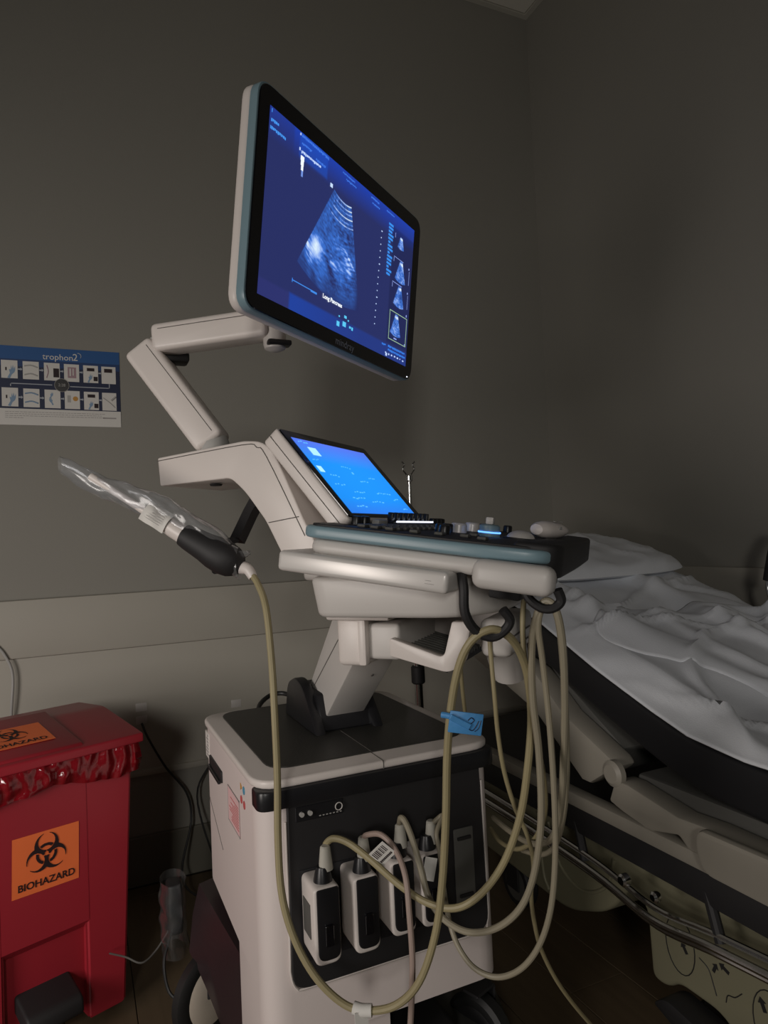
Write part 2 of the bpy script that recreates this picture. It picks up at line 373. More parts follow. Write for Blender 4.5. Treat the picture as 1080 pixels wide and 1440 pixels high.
# arm leaning towards the panel
ar = MB().prism([(1.465, .700), (1.32, .695), (1.06, .905), (1.14, .955), (1.21, .945)], .447, .530, .004, 2, M=MX)
arm = obj('lift_arm', ar, LGREY, UM)
obj('arm_groove', MB().tube([(.4475, 1.38, .752), (.4475, 1.14, .925)], .0016, 5), GROOVE, arm)
obj('arm_screw', MB().lathe([(.003, 0), (.003, .002)], 10, M=frame((.50, 1.195, .7955), (1, 0, 0), (0, -.79, .61))), GROOVE, arm)

# -- panel frames
c42, s42 = math.cos(R(42.23)), math.sin(R(42.23))
U = Vector((c42, s42, 0)); N = Vector((s42, -c42, 0)); Z = Vector((0, 0, 1))
th = R(8.5); NB = N*math.cos(th)-Z*math.sin(th)
PF = frame((.37, .943, 1.070), U, -NB)          # tilted control panel: X right, Y away from operator, Z up
LF = frame((.37, .943, 0), U, -N)               # level frame, same heading
# neck bracket + housing under the panel
hs = MB().prism(rpoly([(-.05, .052, .03), (-.05, -.17, .045), (.02, -.225, .04), (.29, -.225, .04), (.36, -.17, .045), (.36, .052, .03)]), .940, .999, .008, 3, M=LF, top_scale=(.97, .95))
hous = obj('swivel_housing', hs, LGREY, UM)
obj('housing_flange', MB().box((.035, -.04, .926), (.28, .068, .944), .005, 2, M=LF), WHITE, UM)
nk = MB().box((.058, .012, .852), (.245, .062, .930), .009, 3, M=LF)
neck = obj('neck_bracket', nk, WHITE, UM)
obj('neck_cover', MB().box((.066, -.043, .862), (.235, .015, .918), .007, 3, M=LF), LGREY, neck)
obj('neck_rib', MB().box((.052, .008, .854), (.070, .022, .930), .004, 2, M=LF), WHITE, neck)
# side basket with ribbed mat
bk = MB()
bk.prism(rpoly([(-.035, .872, .0), (-.035, .900, .006), (-.120, .872, .01), (-.135, .925, .004), (-.165, .925, .004), (-.150, .862, .02), (-.125, .850, .01)]), .045, .062, .003, 2, M=LF@Matrix(((0, 0, 1, 0), (1, 0, 0, 0), (0, 1, 0, 0), (0, 0, 0, 1))))
basket = obj('probe_basket', bk, WHITE, UM)
obj('basket_floor', MB().prism([(-.035, .878), (-.12, .855), (-.12, .847), (-.035, .868)], .06, .25, .001, 1, M=LF@MX), MATTE, basket)
rb = MB()
for i in range(12): 
    a = .068+i*.015
    rb.prism([(-.035, .884), (-.12, .861), (-.12, .854), (-.035, .876)], a, a+.006, .001, 1, M=LF@MX)
obj('ribbed_mat', rb, DGREY, basket)
obj('basket_back', MB().box((.25, -.165, .862), (.262, -.03, .925), .003, 2, M=LF), WHITE, basket)
obj('side_box', MB().box((.075, -.215, .868), (.23, -.166, .925), .012, 3, M=LF), LGREY, basket)
sb = MB()
for z in (.882, .898): sb.box((.085, -.2165, z), (.20, -.2145, z+.002), M=LF)
obj('box_slot', sb, GROOVE, basket, 0)
obj('gel_warmer', MB().lathe([(.018, -.05), (.03, -.045), (.034, 0), (.034, .05)], 24, M=frame((0.6373, 0.9501, 0.8574), U, -N)@Matrix.Rotation(R(-28), 4, 'Y')), LGREY, UM)
# keyboard tray
tr = MB().box((-.10, -.190, -.0665), (.41, .058, -.038), .0065, 3, M=PF)
tray = obj('keyboard_tray', tr, SILVER, UM)
obj('tray_print', MB().box((-.1006, -.172, -.056), (-.1, -.160, -.0555), M=PF).box((-.1006, -.168, -.052), (-.1, -.160, -.0515), M=PF), GREYINK, tray, 0)
obj('tray_slide', MB().box((.0, -.26, -.075), (.30, -.18, -.050), .004, 2, M=PF), MATTE, tray)
# control panel
outl = rpoly([(-.088, .035, .03), (-.088, -.235, .05), (-.070, -.312, .035), (.155, -.300, .2), (.375, -.292, .05), (.398, -.235, .05), (.398, .035, .03)], 6)
low = rpoly([(-.078, .028, .03), (-.078, -.23, .05), (-.050, -.285, .03), (.155, -.28, .2), (.36, -.28, .05), (.388, -.23, .05), (.388, .028, .03)], 6)
cp = obj('control_panel', MB().prism(low, -.041, -.018, .010, 3, M=PF), LGREY, UM)
obj('panel_boss', MB().box((.01, -.20, -.052), (.30, -.01, -.036), .008, 2, M=PF), LGREY, cp)
obj('panel_rim', MB().prism(outl, -.017, 0, .005, 3, M=PF), BLUEG, cp)
deck = rpoly([(-.080, .027, .025), (-.080, -.235, .045), (-.062, -.302, .03), (.155, -.292, .2), (.368, -.284, .045), (.390, -.23, .045), (.390, .027, .025)], 6)
obj('key_deck', MB().prism(deck, -.002, .003, .001, 1, M=PF), MATTE, cp)
obj('wrist_rest', MB().prism(rpoly([(-.070, -.258, .01), (-.062, -.318, .03), (.155, -.312, .2), (.378, -.300, .045), (.398, -.25, .02), (.30, -.255, .06), (.0, -.262, .06)]), -.034, .008, .009, 3, M=PF), MATTE, cp)
for xx, dy in ((-.105, 0), (.350, .04)):
    obj('side_grip', MB().box((xx, -.318+dy, -.053), (xx+.035, -.218+dy, -.0165), .013, 4, M=PF), LGREY, cp)
# screws & recess below
for y in (-.055, ): obj('panel_foot', MB().lathe([(.003, -.055), (.003, -.04)], 10, M=PF@T(-.065, y, 0)), MATTE, cp)
# keys, sliders and knobs
knobm = lmesh('knob', MB().lathe([(.0085, 0), (.0082, .010), (.0070, .0125), (.004, .013)], 20), BLACK)
bigk = lmesh('knob', MB().lathe([(.013, 0), (.0125, .012), (.0105, .0145), (.006, .015)], 24), SILVER)
capm = lmesh('slider', MB().prism([(-.006, 0), (.006, 0), (.0045, .014), (-.0045, .014)], -.0045, .0045, .0012, 2, M=Matrix.Rotation(R(90), 4, 'X')), BLACK)
keym = lmesh('key', MB().box((-.0075, -.006, 0), (.0075, .006, .0045), .0012, 2), DGREY)
palek = lmesh('key', MB().box((-.018, -.006, 0), (.018, .006, .0085), .0015, 2), GREYP)
for x in (.012, .040): inst('knob', knobm, PF@T(x, -.004, .003), cp)
inst('key', palek, PF@T(.085, -.010, .003), cp)
for i in range(8): inst('slider', capm, PF@T(.128+i*.0235, -.010, .0098), cp)
for i in range(3): inst('knob', knobm, PF@T(.325+i*.022, -.014, .003), cp)
obj('slider_ledge', MB().box((.112, -.0215, .003), (.310, -.002, .0100), .001, 1, M=PF), BLACK, cp)
obj('light_strip', MB().box((.125, -.0232, .0082), (.300, -.0215, .0108), M=PF), LED, cp, 0)
for j, y in enumerate((-.042, -.062, -.084)):
    for i in range(17):
        if j == 2 and i in (8, 9, 13, 14): continue
        inst('key', keym, PF@T(-.045+i*.0255, y, .003), cp)
for (x, y) in ((.06, -.12), (.10, -.118), (.27, -.115), (.31, -.118), (.36, -.115), (.36, -.15), (.02, -.14)): inst('knob', knobm, PF@T(x, y, .003), cp)
inst('knob', bigk, PF@T(.125, -.128, .003), cp)
inst('knob', bigk, PF@T(.235, -.118, .003), cp)
for (x, y) in ((-.03, -.15), (-.01, -.18), (-.03, -.21), (.24, -.20), (.27, -.19), (.30, -.18), (.05, -.175), (.29, -.215), (.33, -.20), (-.045, -.12)): inst('key', keym, PF@T(x, y, .003), cp)
en = obj('menu_encoder', MB().lathe([(.0165, 0), (.0165, .006), (.0155, .0065), (.0155, .016), (.012, .018)], 28, M=PF@T(.107, -.182, .003)), BLUEG, cp)
obj('light_ring', MB().lathe([(.0172, .005), (.0172, .0072), (.0155, .0072)], 28, M=PF@T(.107, -.182, .003)), LEDB, en)
obj('encoder_cap', MB().box((-.006, -.006, .018), (.006, .006, .029), .002, 2, M=PF@T(.107, -.182, .003)), LGREY, en)
obj('trackball', MB().lathe([(.0215*math.cos(a*math.pi/20), .0215*math.sin(a*math.pi/20)*.62) for a in range(10)]+[(0, .0133)], 32, M=PF@T(.118, -.228, .003)), LGREY, cp)
obj('trackball_ring', MB().lathe([(.027, 0), (.027, .002), (.0215, .0025)], 32, M=PF@T(.118, -.228, .003)), MATTE, cp)
# hooks
def hook(pts): return obj('cable_hook', MB().tube(pts, .0063, 10, 5), MATTE, UM)
hook([(0.4475, 0.7606, 1.0065), (0.4435, 0.7491, 0.9829), (0.4443, 0.7500, 0.9515), (0.4592, 0.7509, 0.9277), (0.4790, 0.7446, 0.9183), (0.4929, 0.7357, 0.9269), (0.4973, 0.7299, 0.9396), (0.4877, 0.7303, 0.9538)])
hook([(0.5326, 0.7500, 0.9970), (0.5266, 0.7370, 0.9776), (0.5299, 0.7307, 0.9630), (0.5407, 0.7208, 0.9519), (0.5508, 0.7107, 0.9518), (0.5588, 0.7045, 0.9606), (0.5538, 0.7040, 0.9754)])

# touch screen
TU = U; TV = N*math.cos(R(50.98))-Z*math.sin(R(50.98))
TF = frame((.2919, 1.0291, 1.2281), TU, -TV)    # X right, Y up the screen, Z out of the glass
ts = obj('touch_screen', MB().prism(rpoly([(-.004, .005, .012), (.314, .005, .012), (.314, -.19, .008), (-.004, -.19, .008)]), -.034, -.002, .004, 3, M=TF), WHITE, UM)
obj('screen_glass', MB().prism(rpoly([(0, 0, .006), (.31, 0, .006), (.31, -.1845, .004), (0, -.1845, .004)]), -.003, 0, .0006, 1, M=TF), GLOSS, ts)
obj('screen_seam', MB().tube([(-.0042, .0, -.018), (-.0042, -.188, -.018)], .0007, 5, M=TF), GROOVE, ts)
obj('rear_bulge', MB().lathe([(.012, -.02), (.015, -.017), (.015, .017), (.012, .02)], 20, M=TF@T(.05, -.003, -.02)@Matrix.Rotation(R(90), 4, 'Y')).lathe([(.015, -.012), (.017, -.01), (.017, .01), (.015, .012)], 20, M=TF@T(.09, -.003, -.022)@Matrix.Rotation(R(90), 4, 'Y')), WHITE, ts)
W1, H1 = .268, .161; OX, OY = .0165, -.0165
g = MB().grid(60, 40, lambda a, b: TF@Vector((OX+a*W1, OY-b*H1, .0004)))
tl = obj('lit_display', g, SCR2, ts, 0)
inv = (Matrix.Translation(-org(UM))@TF).inverted()
def tcol(i, co):
    p = inv@co; a = (p.x-OX)/W1; b = -(p.y-OY)/H1
    top = max(0, 1-b*3.2); c = Vector((.010, .30, 1.0))
    c = c.lerp(Vector((.10, .20, .95)), top); bot = max(0, (b-.8)*3); c = c.lerp(Vector((.04, .18, .90)), bot)
    d = ((a-.5)**2+(b-.5)**2); c = c*(1.05-.3*d)
    return c
colors(tl, tcol)
icon = MB()
def tb(x, y, w_, h_): icon.quad([TF@Vector((x, -y, .0008)), TF@Vector((x, -y-h_, .0008)), TF@Vector((x+w_, -y-h_, .0008)), TF@Vector((x+w_, -y, .0008))])
tb(.047, .034, .027, .018); tb(.0235, .078, .016, .013)
icm = mat('screen_icon', (.45, .85, 1.0), .5, emit=1.0, var=0)
obj('screen_icons', icon, icm, ts, 0)
icon = MB()
tb(.1433, .081, .006, .005)
for (x, y, n_, s_) in ((.04, .115, 4, .010), (.09, .128, 5, .009), (.18, .127, 7, .009), (.055, .161, 4, .010), (.03, .062, 4, .006), (.12, .070, 5, .007), (.05, .095, 4, .008), (.20, .09, 4, .008), (.235, .14, 3, .009), (.15, .10, 4, .009), (.03, .022, 4, .008), (.13, .149, 5, .010), (.065, .143, 5, .010), (.245, .162, 3, .008)):
    for i in range(n_): tb(x+i*s_, y+random.uniform(-.0015, .0015), s_*random.uniform(.4, .8), .0022)
obj('screen_print', icon, mat('screen_print', (.13, .55, 1.0), .5, emit=.95, var=0), ts, 0)

# rear bridge arm (profile along the panel's depth) and black holder bar
LX = LF@MX
br = MB().prism(rpoly([(.421, 1.215, .004), (.232, 1.228, .01), (.196, 1.224, .02), (.172, 1.204, .015), (.120, 1.088, .0), (.090, 1.030, .0), (.15, 1.005, .0), (.193, 1.088, .01), (.233, 1.141, .02), (.262, 1.166, .01), (.417, 1.163, .004)]), .07, .25, .005, 3, M=LX)
bridge = obj('bridge_arm', br, WHITE, UM)
obj('bridge_seam', MB().tube([LF@Vector((.0696, .421, 1.209)), LF@Vector((.0696, .235, 1.221)), LF@Vector((.0696, .205, 1.214)), LF@Vector((.0696, .186, 1.196)), LF@Vector((.0696, .118, 1.06))], .0008, 5, 4), GROOVE, bridge)
obj('bridge_seam', MB().tube([LF@Vector((.0696, .187, 1.085)), LF@Vector((.0696, .128, 1.092))], .0008, 5, 1), GROOVE, bridge)
obj('dark_hole_disc', MB().lathe([(.010, -.003), (.012, 0)], 20, M=LF@T(.12, .33, 1.163)), MATTE, bridge)  # flat black disc on the underside, its colour standing in for a hole's dark inside
hb = MB().box((-.011, -.011, -.012), (.011, .011, .085), .003, 2, M=frame((0.2563, 1.1682, 1.0671), (1, -.2, 0), (.2, .9, -.45)))
obj('holder_bar', MB().tube([(0.2940, 1.1815, 1.1308), (0.2785, 1.1841, 1.1039), (0.2516, 1.1708, 1.0576)], .0135, 4, 1), MATTE, UM, 30)
obj('holder_loop', MB().tube([(0.2517, 1.1706, 1.0600), (0.2317, 1.1689, 1.0536), (0.2104, 1.1741, 1.0294), (0.2067, 1.1382, 1.0089)], .006, 8, 5), MATTE, UM)
# monitor arms
def barbox(name, a, b, w_, d_, r, mt, roll=(0, 0, 1), ext=0):
    a = Vector(a); b = Vector(b); x = (b-a).normalized(); M = frame(a-x*ext, x, Vector(roll).cross(x)); L_ = (b-a).length+2*ext
    return MB().prism(rpoly([(0, -d_/2, d_*.3), (L_, -d_/2, d_*.3), (L_, d_/2, d_*.3), (0, d_/2, d_*.3)]), -w_/2, w_/2, r, 3, M=M)
A0 = Vector((0.2339, 1.2914, 1.2492)); A1 = Vector((0.1318, 1.3633, 1.4198)); A2 = Vector((0.1636, 1.3369, 1.4451)); A3 = Vector((0.3241, 1.2311, 1.4542))
vd = -Vector((0.1407, 1.0253, 1.2680))+Vector((0, 0, 1.05))     # roughly the face normal of the lower arm
vd = Vector((-.25, -.95, 0)).normalized()
def slab(a, b, w_, d_, r, n_, ext=0, er=.02):
    a = Vector(a); b = Vector(b); x = (b-a).normalized(); z = Vector(n_); z = (z-x*z.dot(x)).normalized(); y = z.cross(x)
    M = Matrix((x, y, z)).transposed().to_4x4(); M.translation = a
    L_ = (b-a).length
    return MB().prism(rpoly([(-ext, -w_/2, er), (L_+ext, -w_/2, er), (L_+ext, w_/2, er), (-ext, w_/2, er)]), -d_/2, d_/2, r, 3, M=M), M, L_
mbx, M1, L1 = slab(A0, A1, .060, .060, .010, (-.45, -.9, 0), .014, .012)
obj('bridge_foot', MB().box((.085, .005, .985), (.235, .135, 1.040), .008, 3, M=LF), LGREY, UM)
la = obj('lower_monitor_arm', mbx, WHITE, UM)
obj('arm_seam', MB().tube([M1@Vector((0, -.016, .0305)), M1@Vector((L1, -.016, .0305))], .0007, 5), GROOVE, la)
mbx, M2, L2 = slab(A2, A3, .052, .055, .010, (-.35, -.95, 0), .016, .012)
ua = obj('upper_monitor_arm', mbx, WHITE, UM)
obj('arm_seam', MB().tube([M2@Vector((0, .014, .028)), M2@Vector((L2, .014, .028))], .0007, 5), GROOVE, ua)
obj('arm_joint', MB().lathe([(.020, -.030), (.022, -.028), (.022, .028), (.020, .030)], 24, M=T(*(0.1622, 1.3766, 1.4296))), GREYP, UM)
obj('joint_cover', MB().box((-.028, -.02, -.012), (.028, .02, .010), .006, 2, M=T(*(0.1816, 1.3628, 1.4189))), MATTE, UM)
obj('base_knuckle', MB().lathe([(.030, 0), (.030, .030), (.026, .042), (.010, .046)], 24, M=LF@T(.135, .345, 1.212)), GREYP, UM)
# monitor
MU = Vector((.81248, .58146, -.04225)).normalized(); MV = Vector((-.09475, .0602, -.99368)); MFr = frame((.2732, .9928, 1.7670), MU, -MV)
mo = rpoly([(0, 0, .030), (.54, 0, .030), (.54, -.3583, .030), (0, -.3583, .030)], 7)
mon = obj('monitor', MB().prism(mo, -.036, -.017, .006, 3, M=MFr), WHITE, UM)
obj('monitor_rim', MB().prism(mo, -.0175, -.001, .002, 2, M=MFr), BLUEG, mon)
mi = rpoly([(.003, -.003, .028), (.537, -.003, .028), (.537, -.3553, .028), (.003, -.3553, .028)], 7)
obj('bezel', MB().prism(mi, -.002, .0012, .001, 1, M=MFr), GLOSS, mon)
obj('brand_lettering', MB().text('mindray', .019, M=MFr@T(.275, -.3445, .0016), bold=.0001), LOGO, mon, 0)
obj('indicator_light', MB().box((.517, -.351, .001), (.520, -.349, .002), M=MFr), LED, mon, 0)
obj('rear_bulge', MB().box((.12, -.29, -.056), (.42, -.07, -.034), .012, 3, M=MFr), WHITE, mon)
mb_ = MFr@Vector((.27, -.20, -.056))
tl_ = obj('tilt_bracket', MB().tube([A3+Vector((.005, .01, .01)), A3+Vector((.03, .02, .035)), mb_+Vector((0, .02, -.01)), mb_], .022, 12, 4), GREYP, UM)
obj('arm_end_joint', MB().lathe([(.010, -.032), (.019, -.028), (.021, -.02), (.021, .03)], 20, M=T(*(0.3453, 1.2222, 1.4374))), LGREY, UM)
obj('joint_clip', MB().box((-.022, -.012, -.006), (.022, .012, .004), .003, 2, M=T(*(0.3494, 1.2102, 1.4183))), BLACK, UM)
# lit display: background grid, then flat marks
LX0, LX1, LY0, LY1 = .0272, .5088, -.0335, -.330
g = MB().grid(96, 60, lambda a, b: MFr@Vector((LX0+a*(LX1-LX0), LY0+b*(LY1-LY0), .0016)))
ml = obj('lit_display', g, SCR1, mon, 0)
minv = (Matrix.Translation(-org(UM))@MFr).inverted()
def bgcol(i, co):
    p = minv@co; x = p.x; y = -p.y
    c = Vector((.020, .028, .125)); 
    top = max(0, 1-(y-.033)/.05); c = c.lerp(Vector((.012, .05, .42)), top*(.95 if x > .09 else .55))
    if .105 < x < .185 and y < .075: c = c.lerp(Vector((.01, .10, .65)), .35)
    if y > .303 and x > .105: c = c.lerp(Vector((.012, .06, .40)), .35+.4*max(0, min(1, (.32-x)/.2)))
    elif y > .303: c = c.lerp(Vector((.03, .035, .18)), .5)
    if x > .42 and .06 < y < .30: c = c*.72
    return c*1.0
colors(ml, bgcol)
def marks(name, items, col, e=1.0, z=.0022):
    q = MB()
    for (x, y, a, b) in items:
        q.quad([MFr@Vector((x, -y, z)), MFr@Vector((x, -y-b, z)), MFr@Vector((x+a, -y-b, z)), MFr@Vector((x+a, -y, z))])
    return tag(obj(name, q, mat(name, col, .5, emit=e, var=0), mon, 0), kind='stuff')
def dashes(x0, x1, y, h, d=.0035):
    out = []; x = x0
    while x < x1:
        l = random.uniform(.4, 1.0)*d; out.append((x, y+random.uniform(-.0004, .0004), l, h*random.uniform(.6, 1))); x += l+d*.22
    return out
marks('bright_text', dashes(.031, .047, .0515, .0055)+dashes(.030, .068, .0640, .0055)+[(.031, .0365, .0015, .006)], (.06, .30, .85))
marks('header_text', dashes(.109, .186, .0365, .0050, .0045)+dashes(.110, .137, .0490, .0040)+dashes(.150, .178, .0560, .0045)+dashes(.231, .270, .0395, .0035)+dashes(.243, .275, .0470, .0035)+dashes(.33, .36, .0395, .0035)+dashes(.335, .362, .0490, .0035)+dashes(.39, .42, .040, .0035), (.05, .18, .72))
marks('pale_text', dashes(.1100, .163, .0625, .0050)+[(.104, .060, .003, .005), (.104, .036, .0025, .004)]+[(.1955, .0765, .0075, .0070)]+[(.375-.0003*i, .088+.0134*i, .0026 if i % 5 else .004, .0022) for i in range(15)]+dashes(.4195, .498, .3200, .0035, .006)[::2]+[(.4215, .3215, .006, .006)], (.55, .70, 1.0))
marks('side_list', [(.402+random.uniform(0, .002), .060+.0072*i, random.choice((.014, .018, .020, .008)), .0045) for i in range(15)], (.04, .26, .80))
marks('status_text', dashes(.405, .418, .305, .004)+dashes(.430, .500, .3035, .0045, .005)+dashes(.430, .503, .3115, .0045, .004), (.04, .22, .80))
marks('toolbar_icons', [(.243, .3085, .009, .009), (.262, .304, .011, .009), (.284, .307, .006, .004), (.292, .307, .005, .006), (.266, .292, .008, .005), (.248, .297, .004, .003), (.278, .297, .004, .003)], (.10, .55, .85))
marks('scale_line', [(.1085, .2795, .052, .0016), (.1085, .277, .0015, .007), (.160, .2795, .018, .0035)], (.05, .24, .75))
marks('depth_bar', [(.109, .071, .0095, .008), (.1100, .079, .0078, .008), (.1115, .087, .0058, .008)], (.85, .92, 1.0), 1.0)
marks('depth_bar_tail', [(.1128, .095, .0045, .010)], (.20, .35, .9), .8)
gx0, gy0, gx1, gy1 = .428, .2300, .4995, .2890
marks('thumbnail_frame', [(gx0, gy0, gx1-gx0, .0013), (gx0, gy1, gx1-gx0, .0013), (gx0, gy0, .0015, gy1-gy0), (gx1, gy0, .0015, gy1-gy0+.0013)], (.40, .62, .40), .9)
marks('thumbnail_ticks', [(.430, .070, .0012, .010), (.4300, .120, .0012, .009), (.430, .172, .0012, .010), (.494, .122, .003, .004), (.494, .174, .003, .004), (.4955, .222, .003, .005), (.497, .128, .001, .03), (.497, .18, .001, .03), (.43, .118, .04, .001), (.43, .170, .04, .001), (.450, .283, .012, .0025), (.4955, .285, .003, .003)], (.30, .40, .85))
q = MB().text('Long Pancreas', .0105, M=MFr@T(.2255, -.2785, .0026), bold=.00035)
obj('screen_caption', q, mat('caption', (.9, .95, 1), .5, emit=1, var=0), mon, 0)
# sonogram sector
def sector(cx, cy, r0, r1, a0, a1, nr, na, z, sc=1.0, rightcut=None, seed=0):
    q = MB().grid(nr, na, lambda u_, v_: MFr@Vector((cx+math.sin(a0+(a1-a0)*v_)*(r0+(r1-r0)*u_), -(cy+math.cos(a0+(a1-a0)*v_)*(r0+(r1-r0)*u_)), z)))
    o = obj('sonogram', q, SCR1, mon, 0)
    def f(i, co):
        p = minv@co; x = p.x; y = -p.y; dx, dy = x-cx, y-cy; r = (math.hypot(dx, dy)-r0)/(r1-r0); a = math.atan2(dx, dy)
        n1 = noise.noise(Vector((dx*26/sc+seed, dy*26/sc, 3.1))); n2 = noise.noise(Vector((a*14, r*60, 5.7+seed))); n3 = noise.noise(Vector((dx*220/sc, dy*220/sc, seed)))
        v = .20+.20*n1+.16*n2+.14*n3
        if r < .22: v += .55*max(0, math.sin(r*150))**6*(.6+.8*n1+.4)*(.35+1.3*max(0, (a-a0)/(a1-a0))) - .05
        X = (x-.1655)/.016; Y = (y-.203)/.020; v += .75*math.exp(-(X*X+Y*Y)) if sc == 1 else 0
        if sc == 1:
            for (bx, by, wx, wy, k_) in ((.152, .238, .008, .020, .6), (.215, .215, .020, .012, .35), (.245, .20, .03, .03, .2), (.270, .205, .012, .014, .35), (.18, .255, .012, .012, .35), (.142, .205, .004, .02, .5), (.272, .19, .018, .0025, .5), (.24, .15, .035, .04, .12)):
                X = (x-bx)/wx; Y = (y-by-(x-bx)*.7)/wy; v += k_*math.exp(-(X*X+Y*Y))*(.7+n2)
            X = (x-.205)/.012; Y = (y-.212-(x-.2)*1.1)/.012; v -= .3*math.exp(-(X*X+Y*Y)); 
            v *= max(.0, min(1, (.306-x)/.018)) if y > .12 else 1
            v *= max(.15, min(1, (1.05-r)*4))
        else: v = v*1.6+.1
        v = max(0, min(1, v))
        return Vector((.018, .026, .12)).lerp(Vector((.05, .22, .85)), min(1, v*1.7)).lerp(Vector((.75, .9, 1.0)), max(0, (v-.42)/.58))
    colors(o, f); return o
sector(.245, .0165, .076, .262, R(-29), R(15), 110, 64, .0024)
for (x, y, s_) in ((.4560, .062, .10), (.4620, .108, .17), (.4620, .160, .17), (.4570, .222, .17)):
    sector(x, y, .012 if s_ > .12 else .01, s_*.34 if s_ > .12 else .035, R(-24), R(20), 22, 12, .0024, .35, seed=x*90+y*40)
mon.data.update()

# ---------------------------------------------------------------- probe connectors and cables
CON = 'transducer connectors plugged into the front panel'
RELIEF = mat('relief_grey', (.50, .48, .42), .5)
def plug_parts(root, x, zb, h=.118, wd=.043, y1=1.091, y0=1.028):
    o = obj('connector_shell', MB().prism(rpoly([(-wd/2, 0, .014), (wd/2, 0, .014), (wd/2, h, .010), (-wd/2, h, .010)]), 0, y1-y0, .004, 3, M=frame((x, y1, zb), (1, 0, 0), (0, 0, 1))), WHITE, root)
    obj('connector_face', MB().prism(rpoly([(-wd/2+.005, .008, .013), (wd/2-.002, .008, .013), (wd/2-.002, h-.003, .004), (-wd/2+.005, h-.003, .004)]), y1-y0-.002, y1-y0+.003, .0015, 2, M=frame((x, y1, zb), (1, 0, 0), (0, 0, 1))), BLACK, root)
    obj('lock_lever', MB().prism(rpoly([(-.006, .03, .003), (.008, .03, .003), (.008, .062, .003), (-.006, .062, .003)]), y1-y0, y1-y0+.007, .001, 1, M=frame((x, y1, zb), (1, 0, 0), (0, 0, 1))), GLOSS, root)
    obj('connector_neck', MB().lathe([(.016, -.006), (.0145, .004), (.011, .018), (.0095, .022)], 20, M=T(x+.002, (y0+y1)/2-.01, zb+h)), BLACK, root)
    return o
def relief(root, x, z, y=1.05, tilt=0):
    obj('strain_relief', MB().lathe([(.0115, 0), (.0105, .012), (.008, .034), (.0062, .036)], 18, M=T(x, y, z)@Matrix.Rotation(R(tilt), 4, 'Y')), RELIEF, root)
CAB = dict(n=10, sub=6)
# 1: the covered endocavity probe hanging at the left; its cable runs to the first connector
pb = Vector((0.2042, 1.1382, 1.0358))
EP = thing('endocavity_probe', pb, 'clear-sleeved long ultrasound probe with black handle held out at the left', 'probe')
e0 = Vector((0.2429, 1.1161, 1.0142)); e1 = Vector((0.1612, 1.1616, 1.0707)); e2 = Vector((0.1013, 1.1977, 1.1163)); e3 = Vector((0.0256, 1.2458, 1.1760))
ax = (e1-e0).normalized(); HM = frame(e0, ax.cross(Vector((0, 0, 1))), Vector((0, 0, 1))); HM = Matrix((Vector(HM.col[0][:3]), ax.cross(Vector(HM.col[0][:3])), ax)).transposed().to_4x4(); HM.translation = e0
Lh = (e1-e0).length
prof = [(.009, -.004), (.018, .002), (.0255, .014), (.0285, .030), (.0275, .050), (.0240, .068), (.0205, Lh*.92), (.0185, Lh), (.014, Lh+.002)]
obj('handle', MB().lathe(prof, 28, M=HM), MATTE, EP)
obj('shaft', MB().tube([e1-ax*.004, e1.lerp(e2, .5), e2, e3], [.016, .0155, .013, .009, .007, .0065, .007], 16, 6), WHITE, EP)
la_, lb_ = e1.lerp(e2, .35), e2
xl = (lb_-la_).normalized(); zl = Vector((-.1, -1, .15)); zl = (zl-xl*zl.dot(xl)).normalized(); yl = zl.cross(xl)
LM = Matrix((xl, yl, zl)).transposed().to_4x4(); LM.translation = la_
lg = MB().grid(10, 8, lambda a, b: LM@Vector((-.002+a*.047, -.018+b*.036, .017-.10*(b-.5)**2*.3+.002*math.sin(a*9+b*4))))
pl_ = obj('paper_label', lg, PAPER, EP)
lp = MB()
for i in range(7):
    yy = -.013+i*.004; lp.quad([LM@Vector((x, y, .0196)) for x, y in ((.006, yy), (.006+random.uniform(.018, .032), yy), (.006+random.uniform(.018, .032), yy+.0009), (.006, yy+.0009))])
obj('label_print', lp, GREYINK, pl_, 0)
def sleeve(a, b):
    # flattened film tube, open crumpled end at the handle
    p = e0.lerp(Vector((-0.0221, 1.2776, 1.1939)), a); up = Vector((.0, -.05, 1)); side = (e3-e0).normalized().cross(up).normalized()
    wd = .031-.016*a-.006*math.exp(-(a/.12)**2)
    lift = .016*math.sin(min(1, a*1.3)*math.pi)+.006
    th_ = 2*math.pi*b
    w1 = noise.noise(Vector((a*9, math.cos(th_)*1.5, math.sin(th_)*1.5)))*.006+noise.noise(Vector((a*22, math.cos(th_)*2, math.sin(th_)*2)))*.0018
    return p+up*(lift+math.sin(th_)*(wd+w1))+side*(math.cos(th_)*(.020+w1*1.0)*(1-a*.75))
obj('sleeve', MB().grid(60, 32, sleeve), CLEAR, EP, 60)
obj('sleeve_knot', MB().grid(16, 16, lambda a, b: e0+Vector((math.cos(b*6.283)*(.010+.008*math.sin(a*9)+.004*noise.noise(Vector((a*8, b*9, 1)))), math.sin(b*6.283)*.010, -.004+a*.030+.004*noise.noise(Vector((a*5, b*9, 4)))))), CLEAR, EP, 60)
obj('strain_relief', MB().tube([e0-ax*.002, Vector((0.2521, 1.1012, 1.0094)), Vector((0.2580, 1.0936, 0.9967))], [.011, .009, .0075], 14, 5), WHITE, EP)
